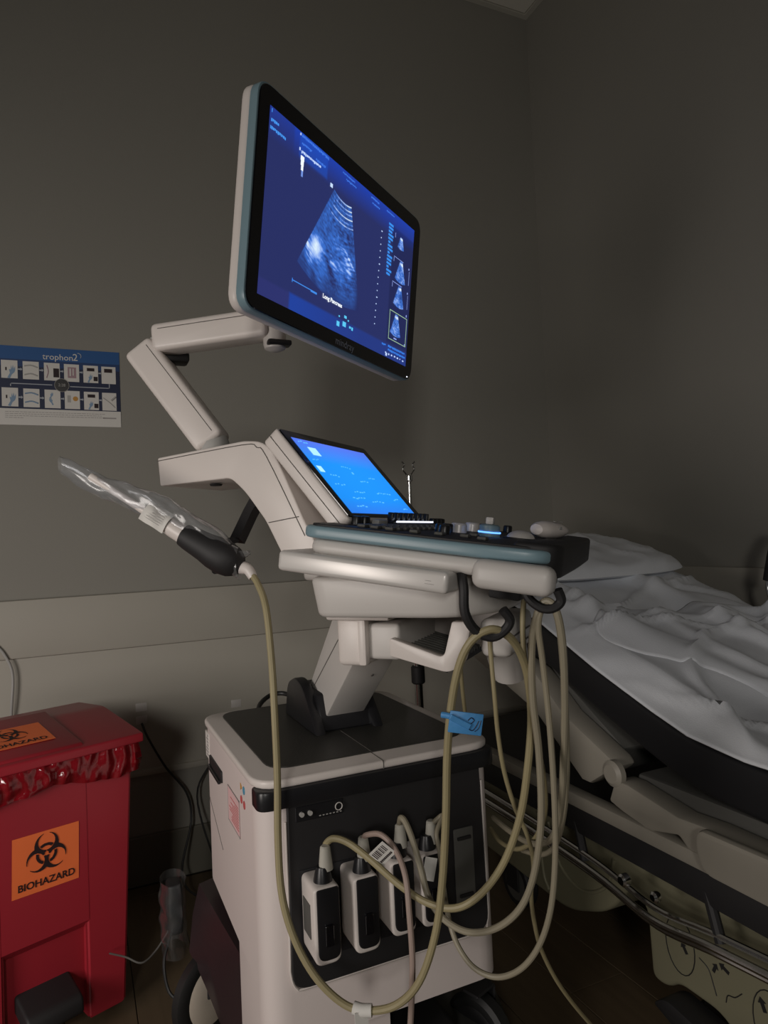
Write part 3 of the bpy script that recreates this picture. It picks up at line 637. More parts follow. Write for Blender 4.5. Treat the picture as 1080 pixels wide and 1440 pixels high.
obj('probe_cable', MB().tube([(0.2531, 1.1008, 1.0071), (0.2616, 1.0813, 0.9878), (0.2667, 1.0532, 0.9500), (0.2663, 1.0292, 0.8710), (0.2632, 1.0117, 0.8001), (0.2620, 1.0051, 0.7081), (0.2580, 0.9997, 0.6180), (0.2582, 0.9917, 0.5451), (0.2689, 0.9783, 0.4884), (0.2914, 0.9593, 0.4375), (0.3227, 0.9412, 0.4009), (0.3517, 0.9231, 0.3898), (0.3878, 0.8954, 0.4016), (0.4148, 0.8706, 0.4401), (0.4337, 0.8538, 0.5055), (0.4420, 0.8414, 0.5803), (0.4438, 0.8258, 0.6711), (0.4428, 0.8115, 0.7601), (0.4422, 0.7923, 0.8296), (0.4453, 0.7722, 0.8831), (0.4550, 0.7555, 0.9150), (0.4754, 0.7413, 0.9289), (0.4992, 0.7409, 0.9194), (0.5245, 0.7524, 0.8953), (0.5487, 0.7706, 0.8551), (0.5697, 0.7968, 0.7914), (0.5694, 0.8110, 0.7192), (0.5634, 0.8277, 0.6458), (0.5462, 0.8493, 0.5776), (0.5197, 0.8743, 0.5291), (0.4913, 0.8991, 0.5057), (0.4627, 0.9340, 0.5052), (0.4331, 0.9685, 0.5245), (0.4022, 1.0031, 0.5549), (0.3790, 1.0293, 0.5739), (0.3612, 1.0482, 0.5784), (0.3513, 1.0585, 0.5689), (0.3505, 1.0649, 0.5554)], .0054, **CAB), CABLE, EP)
obj('cable_tape', MB().tube([(0.3392, 0.9320, 0.3924), (0.3489, 0.9243, 0.3904), (0.3609, 0.9167, 0.3907)], .0085, 12, 3), PAPER, EP)
obj('tape_tail', MB().box((-.010, -.0008, -.030), (.010, .0008, 0), M=T(*(0.3462, 0.9200, 0.3924))), PAPER, EP, 0)
plug_parts(EP, .338, .40, .118); relief(EP, .346, .534)
obj('side_sticker', MB().box((.338-.0228, 1.045, .435), (.338-.0212, 1.080, .487)), DGREY, EP, 0)
# blue tag on this cable
tg = MB().box((-.022, -.0012, -.014), (.022, .0012, .014), .002, 2, M=frame((0.4534, 0.7773, 0.8065), (.92, -.35, -.18), (.3, .9, 0))).box((-.002, -.002, -.013), (.006, .002, .017), .001, 1, M=frame((0.4460, 0.7773, 0.8067), (.5, -.2, .9), (.3, .9, 0)))
tgo = obj('cable_tag', tg, BLUET, EP)
tgF = frame(Vector((0.4534, 0.7773, 0.8065)), (.92, -.35, -.18), (.3, .9, 0))
obj('tag_print', MB().tube([(.002, -.0016, .004), (.006, -.0016, .008), (.010, -.0016, .005), (.006, -.0016, .0), (.003, -.0016, -.005), (.009, -.0016, -.008), (.013, -.0016, -.003), (.016, -.0016, .005)], .0007, 5, 5, M=tgF).tube([(.0125, -.0016, -.009), (.017, -.0016, -.004), (.019, -.0016, .006)], .0006, 5, 4, M=tgF), NAVY, tgo)
tgo['label'] = 'translucent blue plastic tag clipped on the cable'
obj('tag_clip', MB().tube([(0.4286, 0.7957, 0.8171), (0.4359, 0.7881, 0.8158), (0.4440, 0.7824, 0.8113)], .004, 10, 3), BLUET, tgo)
# 2, 3, 4
def connector(px_x, zb, mt, label, pts, relief_at, r=.0045, extra=None, tilt=0):
    root = thing('transducer_connector', (px_x, 1.091, zb), label, 'connector', CON)
    plug_parts(root, px_x, zb); relief(root, *relief_at, tilt=tilt)
    obj('cable', MB().tube(pts, r, **CAB), mt, root); return root
connector(.404, .400, CABLEP, 'second connector from the left, with pinkish cable and barcode tag', [(.411, 1.05, .566), (0.4142, 1.0408, 0.5752), (0.4272, 1.0127, 0.5829), (0.4387, 0.9861, 0.5674), (0.4390, 0.9542, 0.5409), (0.4347, 0.9364, 0.4897), (0.4326, 0.9287, 0.4328), (0.4303, 0.9319, 0.3809), (0.4273, 0.9353, 0.3343), (0.4230, 0.9396, 0.2774), (0.4207, 0.9563, 0.1651), (0.4156, 0.9727, 0.0932)], (.411, .534))
cr_ = [o for o in COL.objects if o.name.startswith('transducer_connector')][0]
def card(M, w_, h_, root, name='barcode_tag'):
    t_ = obj(name, MB().box((-w_/2, -h_/2, -.0006), (w_/2, h_/2, .0006), M=M), PAPER, root, 0)
    q = MB()
    for i in range(9):
        x = -w_*.42+i*w_*.09; q.box((x, -h_*.05, .0006), (x+w_*random.uniform(.02, .06), h_*.38, .0009), M=M)
        q.box((x, -h_*.35, .0006), (x+w_*.07, -h_*.22, .0009), M=M)
    obj('barcode', q, INK, t_, 0)
tM = frame((0.4186, 0.9899, 0.5651), (.55, -.35, .60), (-.5, .0, .65))
card(tM, .030, .030, cr_)
connector(.468, .409, CABLEG, 'third connector from the left on the front panel, its tan cable looping rightward', [(.477, 1.05, .578), (0.4713, 1.0307, 0.5940), (0.4732, 1.0190, 0.5909), (0.4754, 1.0023, 0.5718), (0.4777, 0.9809, 0.5356), (0.4795, 0.9597, 0.4967), (0.4910, 0.9336, 0.4730), (0.5145, 0.9014, 0.4637), (0.5420, 0.8663, 0.4807), (0.5621, 0.8336, 0.5199), (0.5718, 0.8104, 0.5768), (0.5727, 0.7901, 0.6569), (0.5662, 0.7782, 0.7481), (0.5512, 0.7651, 0.8293), (0.5430, 0.7492, 0.9030), (0.5417, 0.7316, 0.9446), (0.5472, 0.7197, 0.9606), (0.5553, 0.7110, 0.9487), (0.5668, 0.7165, 0.9045), (0.5805, 0.7353, 0.8310), (0.5970, 0.7644, 0.7466), (0.6172, 0.8027, 0.6633), (0.6330, 0.8420, 0.6037), (0.6478, 0.8917, 0.5670), (0.6612, 0.9526, 0.5432), (0.6794, 1.0328, 0.5283), (0.6986, 1.1124, 0.5188)], (.477, .540), .0050)
connector(.523, .409, CABLEG, 'rightmost connector on the front panel, grey cable bent sharply down in front of it', [(.535, 1.04, .570), (.548, 1.030, .582), (0.5258, 1.0129, 0.5638), (0.5255, 1.0032, 0.5356), (0.5150, 0.9768, 0.4932), (0.5074, 0.9487, 0.4593), (0.5095, 0.9270, 0.4304), (0.5208, 0.9008, 0.4099), (0.5402, 0.8702, 0.4087), (0.5599, 0.8383, 0.4323), (0.5756, 0.8130, 0.4744), (0.5821, 0.7910, 0.5344), (0.5830, 0.7764, 0.6120), (0.5772, 0.7642, 0.7027), (0.5673, 0.7536, 0.8012), (0.5552, 0.7447, 0.8790), (0.5439, 0.7346, 0.9277), (0.5455, 0.7240, 0.9540), (0.5518, 0.7145, 0.9560), (0.5632, 0.7171, 0.9276), (0.5797, 0.7341, 0.8685), (0.6009, 0.7606, 0.7947), (0.6256, 0.7972, 0.7032), (0.6514, 0.8439, 0.6220), (0.6763, 0.9015, 0.5526), (0.6919, 0.9620, 0.5119), (0.7001, 1.0250, 0.4924)], (.535, .534), .0042)
c4 = [o for o in COL.objects if o.name.startswith('transducer_connector')][-1]
card(frame((0.4954, 0.9843, 0.5256), (.3, .1, .9), (.9, -.2, -.2)), .034, .020, c4)
def loose(name, pts, r, mt, label, cat='cable', group=None):
    o = obj(name, MB().tube(pts, r, **CAB), mt); return tag(o, label, cat, group)
loose('transducer_cable', [(0.5469, 0.8573, 0.9020), (0.5487, 0.8581, 0.8634), (0.5520, 0.8590, 0.8061), (0.5602, 0.8684, 0.7563), (0.5730, 0.8763, 0.6948), (0.5919, 0.8811, 0.6371), (0.6142, 0.8841, 0.5880), (0.6270, 0.8913, 0.5407), (0.6347, 0.9122, 0.4834), (0.6505, 0.9295, 0.4250), (0.6789, 0.9523, 0.3608), (0.7250, 0.9678, 0.2812), (0.8026, 0.9919, 0.1806), (0.9270, 1.0514, 0.0405)], .0034, CABLE, 'thin tan cable from under the left hook down to the floor, rightmost')
loose('transducer_cable', [(0.5829, 0.8166, 0.9606), (0.5740, 0.8115, 0.9173), (0.5755, 0.8130, 0.8669), (0.5873, 0.8213, 0.8036), (0.6081, 0.8367, 0.7358), (0.6336, 0.8610, 0.6672), (0.6560, 0.8976, 0.6024), (0.6698, 0.9487, 0.5451), (0.6796, 1.0118, 0.5046), (0.6874, 1.0747, 0.4911), (0.7041, 1.1331, 0.4905)], .0040, CABLE, 'tan cable dropping behind the right hook and curling back to the cabinet side')
loose('transducer_cable', [(0.6188, 1.0694, 0.8312), (0.6354, 1.0967, 0.7868), (0.6532, 1.1236, 0.7405), (0.6766, 1.1587, 0.6991), (0.6940, 1.1851, 0.6686)], .0038, CABLE, 'short pale cable end hanging behind the basket above the cabinet top')
# white probe resting on the panel front
PM = PF@T(.165, -.262, .012)@Matrix.Rotation(R(-22), 4, 'Z')
wp = thing('curved_probe', PM.translation, 'small white curved probe lying on the wrist rest of the control panel', 'probe')
obj('probe_body', MB().lathe([(.002, -.040), (.011, -.038), (.016, -.030), (.0185, -.018), (.0185, .0), (.017, .015), (.0135, .028), (.010, .038), (.006, .044)], 24, M=PM@T(0, 0, .008)@Matrix.Rotation(R(90), 4, 'Y')@Matrix.Diagonal((.72, 1.0, 1, 1))), WHITE, wp)
obj('probe_button', MB().box((-.010, -.014, .0215), (.012, -.010, .0225), .0005, 1, M=PM).box((-.004, -.019, .010), (.004, -.017, .015), .001, 1, M=PM), GREYP, wp)

# ---------------------------------------------------------------- biohazard bin
BD = Vector((math.cos(R(21.5)), math.sin(R(21.5)), 0)); BN = Vector((BD.y, -BD.x, 0))
BFm = frame((.110, 1.739, 0), BD, Z)      # X along the front, Y up, Z toward the room
BIN = thing('biohazard_bin', (-.13, 1.85, 0), 'red plastic step-on biohazard bin with orange biohazard stickers', 'bin')
BL = frame((.110, 1.739, 0), BD, -BN)     # X along front, Y depth, Z up
dpt = .36
bb = MB().prism(rpoly([(-.385, .012, .01), (-.015, .012, .01), (-.03, dpt-.03, .03), (-.37, dpt-.03, .03)]), .035, .585, .003, 2, M=BL, top_scale=(.93, .95))
bino = obj('bin_body', bb, RED, BIN)
for xa, xb in ((-.400, -.285), (-.118, -.002)):
    q = bmesh.new(); 
    A = [(xa, 0, .59), (xb, 0, .59), (xb, .10, .59), (xa, .10, .59)]
    t1, t2 = (xa+(.03 if xa < -.2 else 0)), (xb-(.032 if xb > -.2 else 0))
    Bq = [(t1, .0, .02), (t2, .0, .02), (t2, .10, .02), (t1, .10, .02)]
    vs = [q.verts.new(p) for p in A+Bq]
    for f_ in ((0, 1, 2, 3), (7, 6, 5, 4), (0, 4, 5, 1), (1, 5, 6, 2), (2, 6, 7, 3), (3, 7, 4, 0)): q.faces.new([vs[i] for i in f_])
    bmesh.ops.recalc_face_normals(q, faces=q.faces); bmesh.ops.bevel(q, geom=q.edges[:], offset=.006, segments=3, affect='EDGES')
    mbq = MB(); mbq._add(q, BL); obj('corner_pillar', mbq, RED, bino)
ap = MB().prism([(0, .235), (0, .585), (.03, .585), (.03, .235)], -.29, -.11, 0, 1, M=BL@MX)
ap.prism([(0, .235), (.028, .205), (.028, .235)], -.29, -.11, 0, 1, M=BL@MX)
obj('front_panel', ap, RED, bino)
# slightly sloped lid, raised centre
lid = MB().prism(rpoly([(-.018, .598, .004), (-.018, .618, .006), (dpt*.55, .652, .02), (dpt, .640, .01), (dpt, .600, .004)]), -.418, .018, .005, 3, M=BL@MX)
lido = obj('lid', lid, RED, BIN)
rp_ = MB().prism([(-.012, .606), (.000, .6255), (dpt*.62, .6625), (dpt*.7, .640)], -.40, -.115, .004, 2, M=BL@MX)
obj('raised_panel', rp_, RED, lido)
# liner film folded over the rim
def film(a, b):
    # a: around (front then right side), b: downwards
    L_ = .405+.25; s_ = a*L_
    if s_ < .405: p = Vector((-.405+s_, -.006, 0)); nrm = Vector((0, -1, 0))
    else: p = Vector((.004, -.006+(s_-.405), 0)); nrm = Vector((1, 0, 0))
    hb_ = .062+.010*math.sin(s_*22)+.006*noise.noise(Vector((s_*20, 0, 2)))
    z = .602-b*hb_
    fold = noise.noise(Vector((s_*55, b*1.6, 3)))*.010+noise.noise(Vector((s_*15+b*2, b*2, 8)))*.006+.004*math.sin(b*3.1)
    return BL@(p+nrm*(fold+.006)+Vector((0, 0, z)))
obj('liner_bag', MB().grid(150, 12, film), FILM, BIN, 60)
ped = MB().prism(rpoly([(-.06, .075, .015), (-.06, .115, .02), (.09, .155, .03), (.10, .12, .02)]), -.262, -.150, .008, 3, M=BL@MX)
obj('pedal', ped, MATTE, BIN)
def biohaz(M, s_):
    q = MB(); n_ = 110; L_ = 27.5
    def ins(x, y):
        r = math.hypot(x, y)
        cres = False; ring = False
        if 9.6 <= r <= 13.2: ring = True
        rr = False
        for k in range(3):
            a = R(90+120*k); ux, uy = math.cos(a), math.sin(a); al = x*ux+y*uy; pe = -x*uy+y*ux
            d1 = math.hypot(al-11, pe); d2 = math.hypot(al-15, pe)
            if d1 < 15 and d2 > 10.5 and not (al > 15 and abs(pe) < 2+ (al-15)*.15): cres = True
            if ring and d2 < 9.4: rr = True
        for k in range(3):
            a = R(90+120*k); ux, uy = math.cos(a), math.sin(a); al = x*ux+y*uy; pe = -x*uy+y*ux
            if math.hypot(al-15, pe) < 10.5: cres = False
            a = R(30+120*k); ux, uy = math.cos(a), math.sin(a); al = x*ux+y*uy; pe = -x*uy+y*ux
            
        for k in range(3):
            a = R(90+120*k); ux, uy = math.cos(a), math.sin(a); al = x*ux+y*uy; pe = -x*uy+y*ux
            if 0 < al < 8 and abs(pe) < .6: cres = False
        if r < 2.6: cres = False
        return cres or rr
    h = 2*L_/n_
    for j in range(n_):
        y = -L_+(j+.5)*h; st = None
        for i in range(n_+1):
            on = i < n_ and ins(-L_+(i+.5)*h, y)
            if on and st is None: st = i
            if not on and st is not None:
                xa, xb = -L_+st*h, -L_+i*h
                q.quad([M@Vector((xa*s_, (y-h/2)*s_, 0)), M@Vector((xb*s_, (y-h/2)*s_, 0)), M@Vector((xb*s_, (y+h/2)*s_, 0)), M@Vector((xa*s_, (y+h/2)*s_, 0))]); st = None
    return q
# front sticker, slightly skewed and puckered
sx0, sx1, sy0, sy1 = -.266, -.132, .337, .458
SF = BFm@T((sx0+sx1)/2, (sy0+sy1)/2, 0)
SF = SF@Matrix.Rotation(R(-1.5), 4, 'Z')
st = obj('biohazard_sticker', MB().grid(14, 12, lambda a, b: SF@Vector(((a-.5)*.136, (b-.5)*.122, .0008+.0008*abs(noise.noise(Vector((a*5, b*4, 2))))))), ORANGE, BIN)
st['label'] = 'orange sticker on the front with black symbol and lettering'
obj('biohazard_symbol', biohaz(SF@T(0, .014, .0022), .00165), INK, st, 0)
obj('lettering', MB().text('BIOHAZARD', .0205, M=SF@T(.001, -.043, .0022), bold=.0004), INK, st, 0)
# lid sticker lying on the sloped raised panel
e_ = BL.to_3x3(); sl_ = (e_@Vector((0, dpt*.62, .037))).normalized()
TFm = frame(BL@Vector((-.23, .105, .6440)), BD, sl_)
st2 = obj('biohazard_sticker', MB().box((-.075, -.055, 0), (.075, .055, .0008), M=TFm), ORANGE, BIN, 0)
st2['label'] = 'orange sticker on top of the lid'
obj('biohazard_symbol', biohaz(TFm@T(0, .012, .0016), .0014), INK, st2, 0)
obj('lettering', MB().text('BIOHAZARD', .022, M=TFm@T(0, -.040, .0016), bold=.0004), INK, st2, 0)

# ---------------------------------------------------------------- poster
PW = frame((-.215, YB-.0005, 1.685), (1, 0, 0), (0, 0, 1))     # X right, Y up, Z to the room
PO = thing('poster', (-.035, YB, 1.44), 'blue instruction poster of twelve small pictures taped on the wall', 'poster')
WP, HP = .356, .242
obj('backing_sheet', MB().box((0, -HP, 0), (WP, 0, .0012), M=PW), NAVY, PO, 0)
obj('header_band', MB().box((0, -.040, .0012), (WP, 0, .0016), M=PW), BLUEP, PO, 0)
obj('header_band', MB().box((0, -.062, .0012), (WP, -.040, .0016), M=PW), BLUEP2, PO, 0)
obj('footer_band', MB().box((0, -HP, .0012), (WP, -.192, .0016), M=PW), PAPER, PO, 0)
obj('lettering', MB().text('trophon', .026, M=PW@T(.178, -.028, .0022), bold=.0001).text('2', .031, M=PW@T(.227, -.026, .0022), bold=.0001), PAPER, PO, 0)
q = MB()
q.tube([(.235+.009*math.cos(a*.35), -.020+.009*math.sin(a*.35), .0022) for a in range(-2, 6)], .0008, 5, 1, M=PW)
obj('logo_arc', q, PAPER, PO)
cols = [(.022, .066), (.080, .124), (.138, .182), (.194, .237), (.249, .292), (.302, .344)]
def hand(M, x, y, s_, flip=1):
    pts = [(-.010, -.020), (-.004, -.008), (-.006, .002), (-.002, .001), (-.001, .012), (.001, .003), (.003, .013), (.005, .003), (.008, .010), (.008, .0), (.006, -.006), (.0, -.012), (-.004, -.022)]
    return MB().prism([(x+px*s_*flip, y+py*s_) for px, py in pts], .0018, .0024, 0, 1, M=M)
for r_, (ya, yb) in enumerate(((-.045, -.100), (-.129, -.186))):
    for i, (xa, xb) in enumerate(cols):
        ya2, yb2 = ya-i*.0007, yb-i*.0007
        pc_ = obj('picture', MB().box((xa, yb2, .0014), (xb, ya2, .0020), M=PW), PAPER, PO, 0)
        cx, cy = (xa+xb)/2, (ya2+yb2)/2
        if i == 0:
            obj('hand_print', hand(PW, cx+.006, cy-.002, 1.2), HAND, pc_, 0); obj('switch_print', MB().box((xa+.011, cy-.004, .002), (xa+.015, cy+.006, .0024), M=PW), INK, pc_, 0)
        elif i == 4:
            obj('display_print', MB().box((cx-.011, ya2-.018, .002), (cx+.011, ya2-.008, .0024), M=PW).box((cx+.008, yb2+.006, .002), (cx+.020, yb2+.020, .0024), M=PW), INK, pc_, 0)
            obj('hand_print', hand(PW, cx-.002, yb2+.018, .8), HAND, pc_, 0)
        elif i == 5 and r_ == 0:
            obj('display_print', MB().box((cx-.013, ya2-.019, .002), (cx+.011, ya2-.007, .0024), M=PW), INK, pc_, 0)
        elif i == 5:
            obj('probe_print', MB().tube([(xa+.003, cy+.012, .0022), (cx, cy-.002, .0022), (xb-.004, yb2+.010, .0022)], .0016, 6, 3, M=PW).tube([(cx+.006, cy+.004, .0022), (xb-.002, cy+.016, .0022)], .003, 6, 1, M=PW), GREYP, pc_)
        elif i == 3 and r_ == 0:
            obj('machine_print', MB().box((cx-.011, cy-.016, .002), (cx+.013, cy+.018, .0022), M=PW), MAUVE, pc_, 0); obj('probe_print', MB().box((cx-.006, cy-.010, .0022), (cx-.002, cy+.014, .0026), M=PW).box((cx+.003, cy-.008, .0022), (cx+.006, cy+.014, .0026), M=PW), PAPER, pc_, 0)
        elif i == 3:
            obj('machine_print', MB().box((cx-.014, cy-.008, .002), (cx-.004, cy+.014, .0022), M=PW), GREYP, pc_, 0); obj('dot_print', MB().lathe([(.0075, 0), (.0075, .0006)], 20, M=PW@T(cx+.009, cy+.004, .002)), OCHRE, pc_, 0)
        elif i == 2 and r_ == 0:
            obj('display_print', MB().box((cx+.004, cy-.017, .002), (cx+.020, cy+.011, .0024), M=PW), INK, pc_, 0); obj('probe_print', MB().tube([(cx-.014, cy+.020, .0022), (cx-.010, cy, .0022), (cx-.015, cy-.02, .0022)], .0014, 6, 3, M=PW), MAUVE, pc_)
        elif i == 2:
            obj('hand_print', hand(PW, cx-.003, cy+.014, .6), HAND, pc_, 0); obj('hand_print', hand(PW, cx-.004, cy-.004, .7, -1), HAND, pc_, 0)
        else:
            obj('cloth_print', MB().tube([(xa+.004, cy+.013, .0022), (cx, cy+.016, .0022), (xb-.004, cy+.010, .0022)], .0022, 6, 3, M=PW).tube([(xa+.004, cy-.014, .0022), (cx, cy-.010, .0022), (xb-.004, cy-.016, .0022)], .0022, 6, 3, M=PW), HAND if r_ else GREYP, pc_)
q = MB()
for yy in (-.072, -.158):
    for i in range(5): q.prism([(cols[i][1]+.001, yy-.001), (cols[i][1]+.008, yy-.001), (cols[i][1]+.008, yy-.004), (cols[i+1][0]-.001, yy+.001), (cols[i][1]+.008, yy+.006), (cols[i][1]+.008, yy+.003), (cols[i][1]+.001, yy+.003)], .0016, .002, 0, 1, M=PW)
obj('step_arrow', q, LINEC, PO, 0)
q = MB().box((.210, -.119, .0016), (.325, -.1165, .002), M=PW).box((.323, -.119, .0016), (.3255, -.104, .002), M=PW).box((.045, -.1165, .0016), (.160, -.114, .002), M=PW).box((.045, -.124, .0016), (.0475, -.114, .002), M=PW)
obj('return_arrow', q, LINEC, PO, 0)
d_ = obj('time_disc', MB().lathe([(.021, 0), (.021, .0012), (.019, .0014)], 32, M=PW@T(.187, -.115, .002)), DISC, PO)
obj('disc_ring', MB().tube([(.187+.0205*math.cos(a*.2618), -.115+.0205*math.sin(a*.2618), .0034) for a in range(25)], .0007, 5, 1, M=PW), GREYP, d_)
obj('lettering', MB().text('2:28', .012, M=PW@T(.187, -.115, .0040)), GREYP, d_, 0)
q = MB()
for i, L_ in enumerate((.28, .27, .275, .05)):
    x = .03
    while x < .03+L_: ww = random.uniform(.004, .012); q.quad([PW@Vector(p) for p in ((x, -.201-i*.006, .002), (x, -.2025-i*.006, .002), (x+ww, -.2025-i*.006, .002), (x+ww, -.201-i*.006, .002))]); x += ww+.002
q.quad([PW@Vector(p) for p in ((.303, -.212, .002), (.303, -.216, .002), (.342, -.216, .002), (.342, -.212, .002))])
obj('small_print', q, GREYINK, PO, 0)

# ---------------------------------------------------------------- wall bits and cords
outs = []
def outlet(x, z, label):
    t_ = thing('outlet_plate', (x, YB-.001, z-.06), label, 'wall plate')
    pm = frame((x, YB, z), (1, 0, 0), (0, 0, 1))
    o = obj('plate', MB().box((-.036, -.058, 0), (.036, .058, .005), .002, 2, M=pm), GREYP, t_)
    outs.append(t_)
    for s_ in (-.02, .02): obj('receptacle', MB().box((-.017, s_-.013, .004), (.017, s_+.013, .007), .004, 2, M=pm), LGREY, o)
outlet(.175, .53, 'wall outlet half hidden behind the red bin')
outlet(.475, .50, 'wall outlet peeking out behind the cabinet corner')
obj('power_cord', MB().tube([(.175, YB-.013, .50), (.19, YB-.05, .46), (.24, YB-.04, .36), (.30, YB-.04, .27), (.31, YB-.05, .18), (.27, 2.22, .06), (.30, 2.15, .012), (.42, 2.05, .010), (.50, 1.9, .010)], .0035, **CAB), DARKC, outs[0])
obj('power_cord', MB().tube([(.470, YB-.013, .48), (.44, YB-.05, .43), (.38, YB-.04, .35), (.33, YB-.06, .26), (.36, 2.2, .10), (.40, 2.1, .012), (.46, 2.0, .012)], .003, **CAB), DARKC, outs[1])
loose('wall_cable', [(-.195, YB-.006, .48), (-.185, YB-.026, .60), (-.180, YB-.028, .70), (-.20, YB-.028, .76), (-.23, YB-.028, .80)], .004, GREYP, 'pale cable running down the wall at the far left above the bin', 'cord')
loose('cord_loop', [(0.3660, 1.5600, 0.6624), (0.3878, 1.6200, 0.6714), (0.4227, 1.6600, 0.6792), (0.4549, 1.6600, 0.6801), (0.4716, 1.6200, 0.6734), (0.4719, 1.5600, 0.6585)], .0055, DARKC, 'black cord loop standing up behind the cabinet top', 'cord')
# bagged power adapter hanging at the cabinet's rear left
pa = thing('power_adapter', (.205, 1.62, .12), 'black power adapter in a clear plastic bag hanging beside the cabinet wheel', 'adapter')
obj('adapter_body', MB().box((.190, 1.60, .19), (.222, 1.65, .30), .008, 3), MATTE, pa)
obj('plastic_bag', MB().grid(18, 24, lambda a, b: Vector((.203+(.028+.006*noise.noise(Vector((a*6, b*9, 1))))*math.cos(b*6.283), 1.62+(.045+.008*noise.noise(Vector((a*6, b*8, 5))))*math.sin(b*6.283), (.31-.16*a)))), BAGM, pa, 60)
obj('adapter_cord', MB().tube([(.195, 1.62, .20), (.16, 1.60, .17), (.13, 1.58, .165), (.10, 1.60, .175), (.07, 1.66, .16)], .002, 8, 6), DGREY, pa)
obj('adapter_cord', MB().tube([(.195, 1.60, .20), (.175, 1.57, .16), (.180, 1.55, .11), (.20, 1.53, .09)], .0035, 8, 6), DARKC, pa)

pa.location += Vector((-.025, .02, 0))
# ---------------------------------------------------------------- stretcher
BE = thing('stretcher', (1.35, 1.1, 0), 'hospital stretcher with black mattress, beige frame and raised head end beside the wall', 'bed')
XL, XH = 1.0, 1.66
def ztop(y):
    pts = [(-.3, .650), (.80, .650), (.92, .664), (1.0, .690), (1.15, .748), (1.33, .826), (1.55, .895), (1.80, .945), (2.0, .96)]
    for (a, b), (c, d) in zip(pts, pts[1:]):
        if y <= c: return b+(d-b)*(y-a)/(c-a)
    return pts[-1][1]
top = [(y/50, ztop(y/50)) for y in range(0, 94, 3)]
bot = [(y, z-max(.09, .09)) for y, z in top]
obj('mattress', MB().prism(top+bot[::-1], XL, XH, .012, 3, M=MX), MATT, BE)
sd = lambda pts, x0, x1, r=.004: MB().prism(pts, x0, x1, r, 2, M=MX)
# back rest pan and side plates
obj('backrest_pan', sd([(1.345, .725), (1.242, .645), (1.10, .585), (1.085, .57), (1.165, .515), (1.19, .515), (1.345, .628), (1.86, .80), (1.86, .86)], XL-.028, XL+.03, .008), BEIGE, BE)
obj('backrest_pan', sd([(1.345, .725), (1.12, .590), (1.19, .515), (1.345, .628), (1.86, .80), (1.86, .84)], XL+.03, XH), DGREY, BE)
obj('pivot_hub', MB().lathe([(.026, 0), (.026, .012), (.018, .018), (.008, .018)], 24, M=frame((XL-.020, 1.09, .558), (0, -1, 0), (0, 0, 1))), BEIGE, BE)
obj('deck_side', sd([(1.105, .500), (1.085, .548), (1.05, .548), (.93, .528), (.86, .532), (.3, .520), (-.2, .520), (-.2, .455), (.86, .470), (.90, .470), (.93, .495), (1.0, .478), (1.07, .490)], XL-.032, XL+.02, .006), BEIGE, BE)
obj('deck_pan', MB().box((XL+.021, -.2, .47), (XH, 1.08, .555), .01, 2), DGREY, BE)
obj('folded_side_rail', sd(rpoly([(.875, .500, .02), (.868, .535, .015), (.5, .540, .015), (-.1, .530, .02), (-.1, .455, .02), (.86, .462, .02)]), XL-.055, XL-.034, .007), BEIGE, BE)
obj('frame_rail', MB().box((.965, -.2, .452), (1.0, 2.0, .482), .006, 2), BEIGE, BE)
obj('frame_rail', MB().box((1.60, -.2, .452), (1.64, 2.0, .482), .006, 2), BEIGE, BE)
fm = MB().box((.975, -.2, .392), (.998, 2.0, .450), .005, 2)
obj('black_skirt', fm, MATTE, BE)
obj('under_frame', MB().box((1.0, .0, .40), (1.62, 1.95, .448), .01, 2), MATTE, BE)
for dz, dx, r in ((0, 0, .007), (.018, .010, .006), (-.016, .012, .006)):
    obj('push_rail', MB().tube([(.965+dx, -.1, .36+dz), (.965+dx, .6, .352+dz), (.965+dx, .85, .335+dz), (.965+dx, 1.0, .315+dz), (.965+dx, 1.15, .335+dz), (.965+dx, 1.35, .345+dz), (.965+dx, 1.6, .35+dz), (.965+dx, 1.9, .35+dz)], r, 10, 6), CHROME, BE)
for y in (.86, 1.20, 1.62): obj('rail_post', MB().tube([(.985, y+.03, .42), (.978, y, .34)], .010, 10, 1), MATTE, BE)
obj('rail_clamp', MB().lathe([(.008, 0), (.012, .004), (.012, .016), (.008, .02)], 16, M=frame((.962, 1.055, .368), (0, -1, 0), (0, 0, 1))), CHROME, BE)
obj('rail_clamp', MB().lathe([(.008, 0), (.010, .004), (.010, .012), (.006, .016)], 16, M=frame((.968, .985, .365), (0, -1, 0), (0, 0, 1))), CHROME, BE)
shp = rpoly([(-.2, .395, .0), (1.90, .395, .0), (1.90, .16, .03), (1.62, .15, .05), (1.36, .14, .05), (1.22, .20, .06), (1.15, .285, .05), (1.105, .27, .04), (1.10, .13, .03), (1.06, .13, .02), (1.03, .155, .02), (.93, .155, .03), (.88, .11, .03), (.2, .09, .03), (-.2, .09, 0)])
shr = obj('base_shroud', MB().prism(shp, 1.05, 1.58, .012, 3, M=MX), BEIGE2, BE)
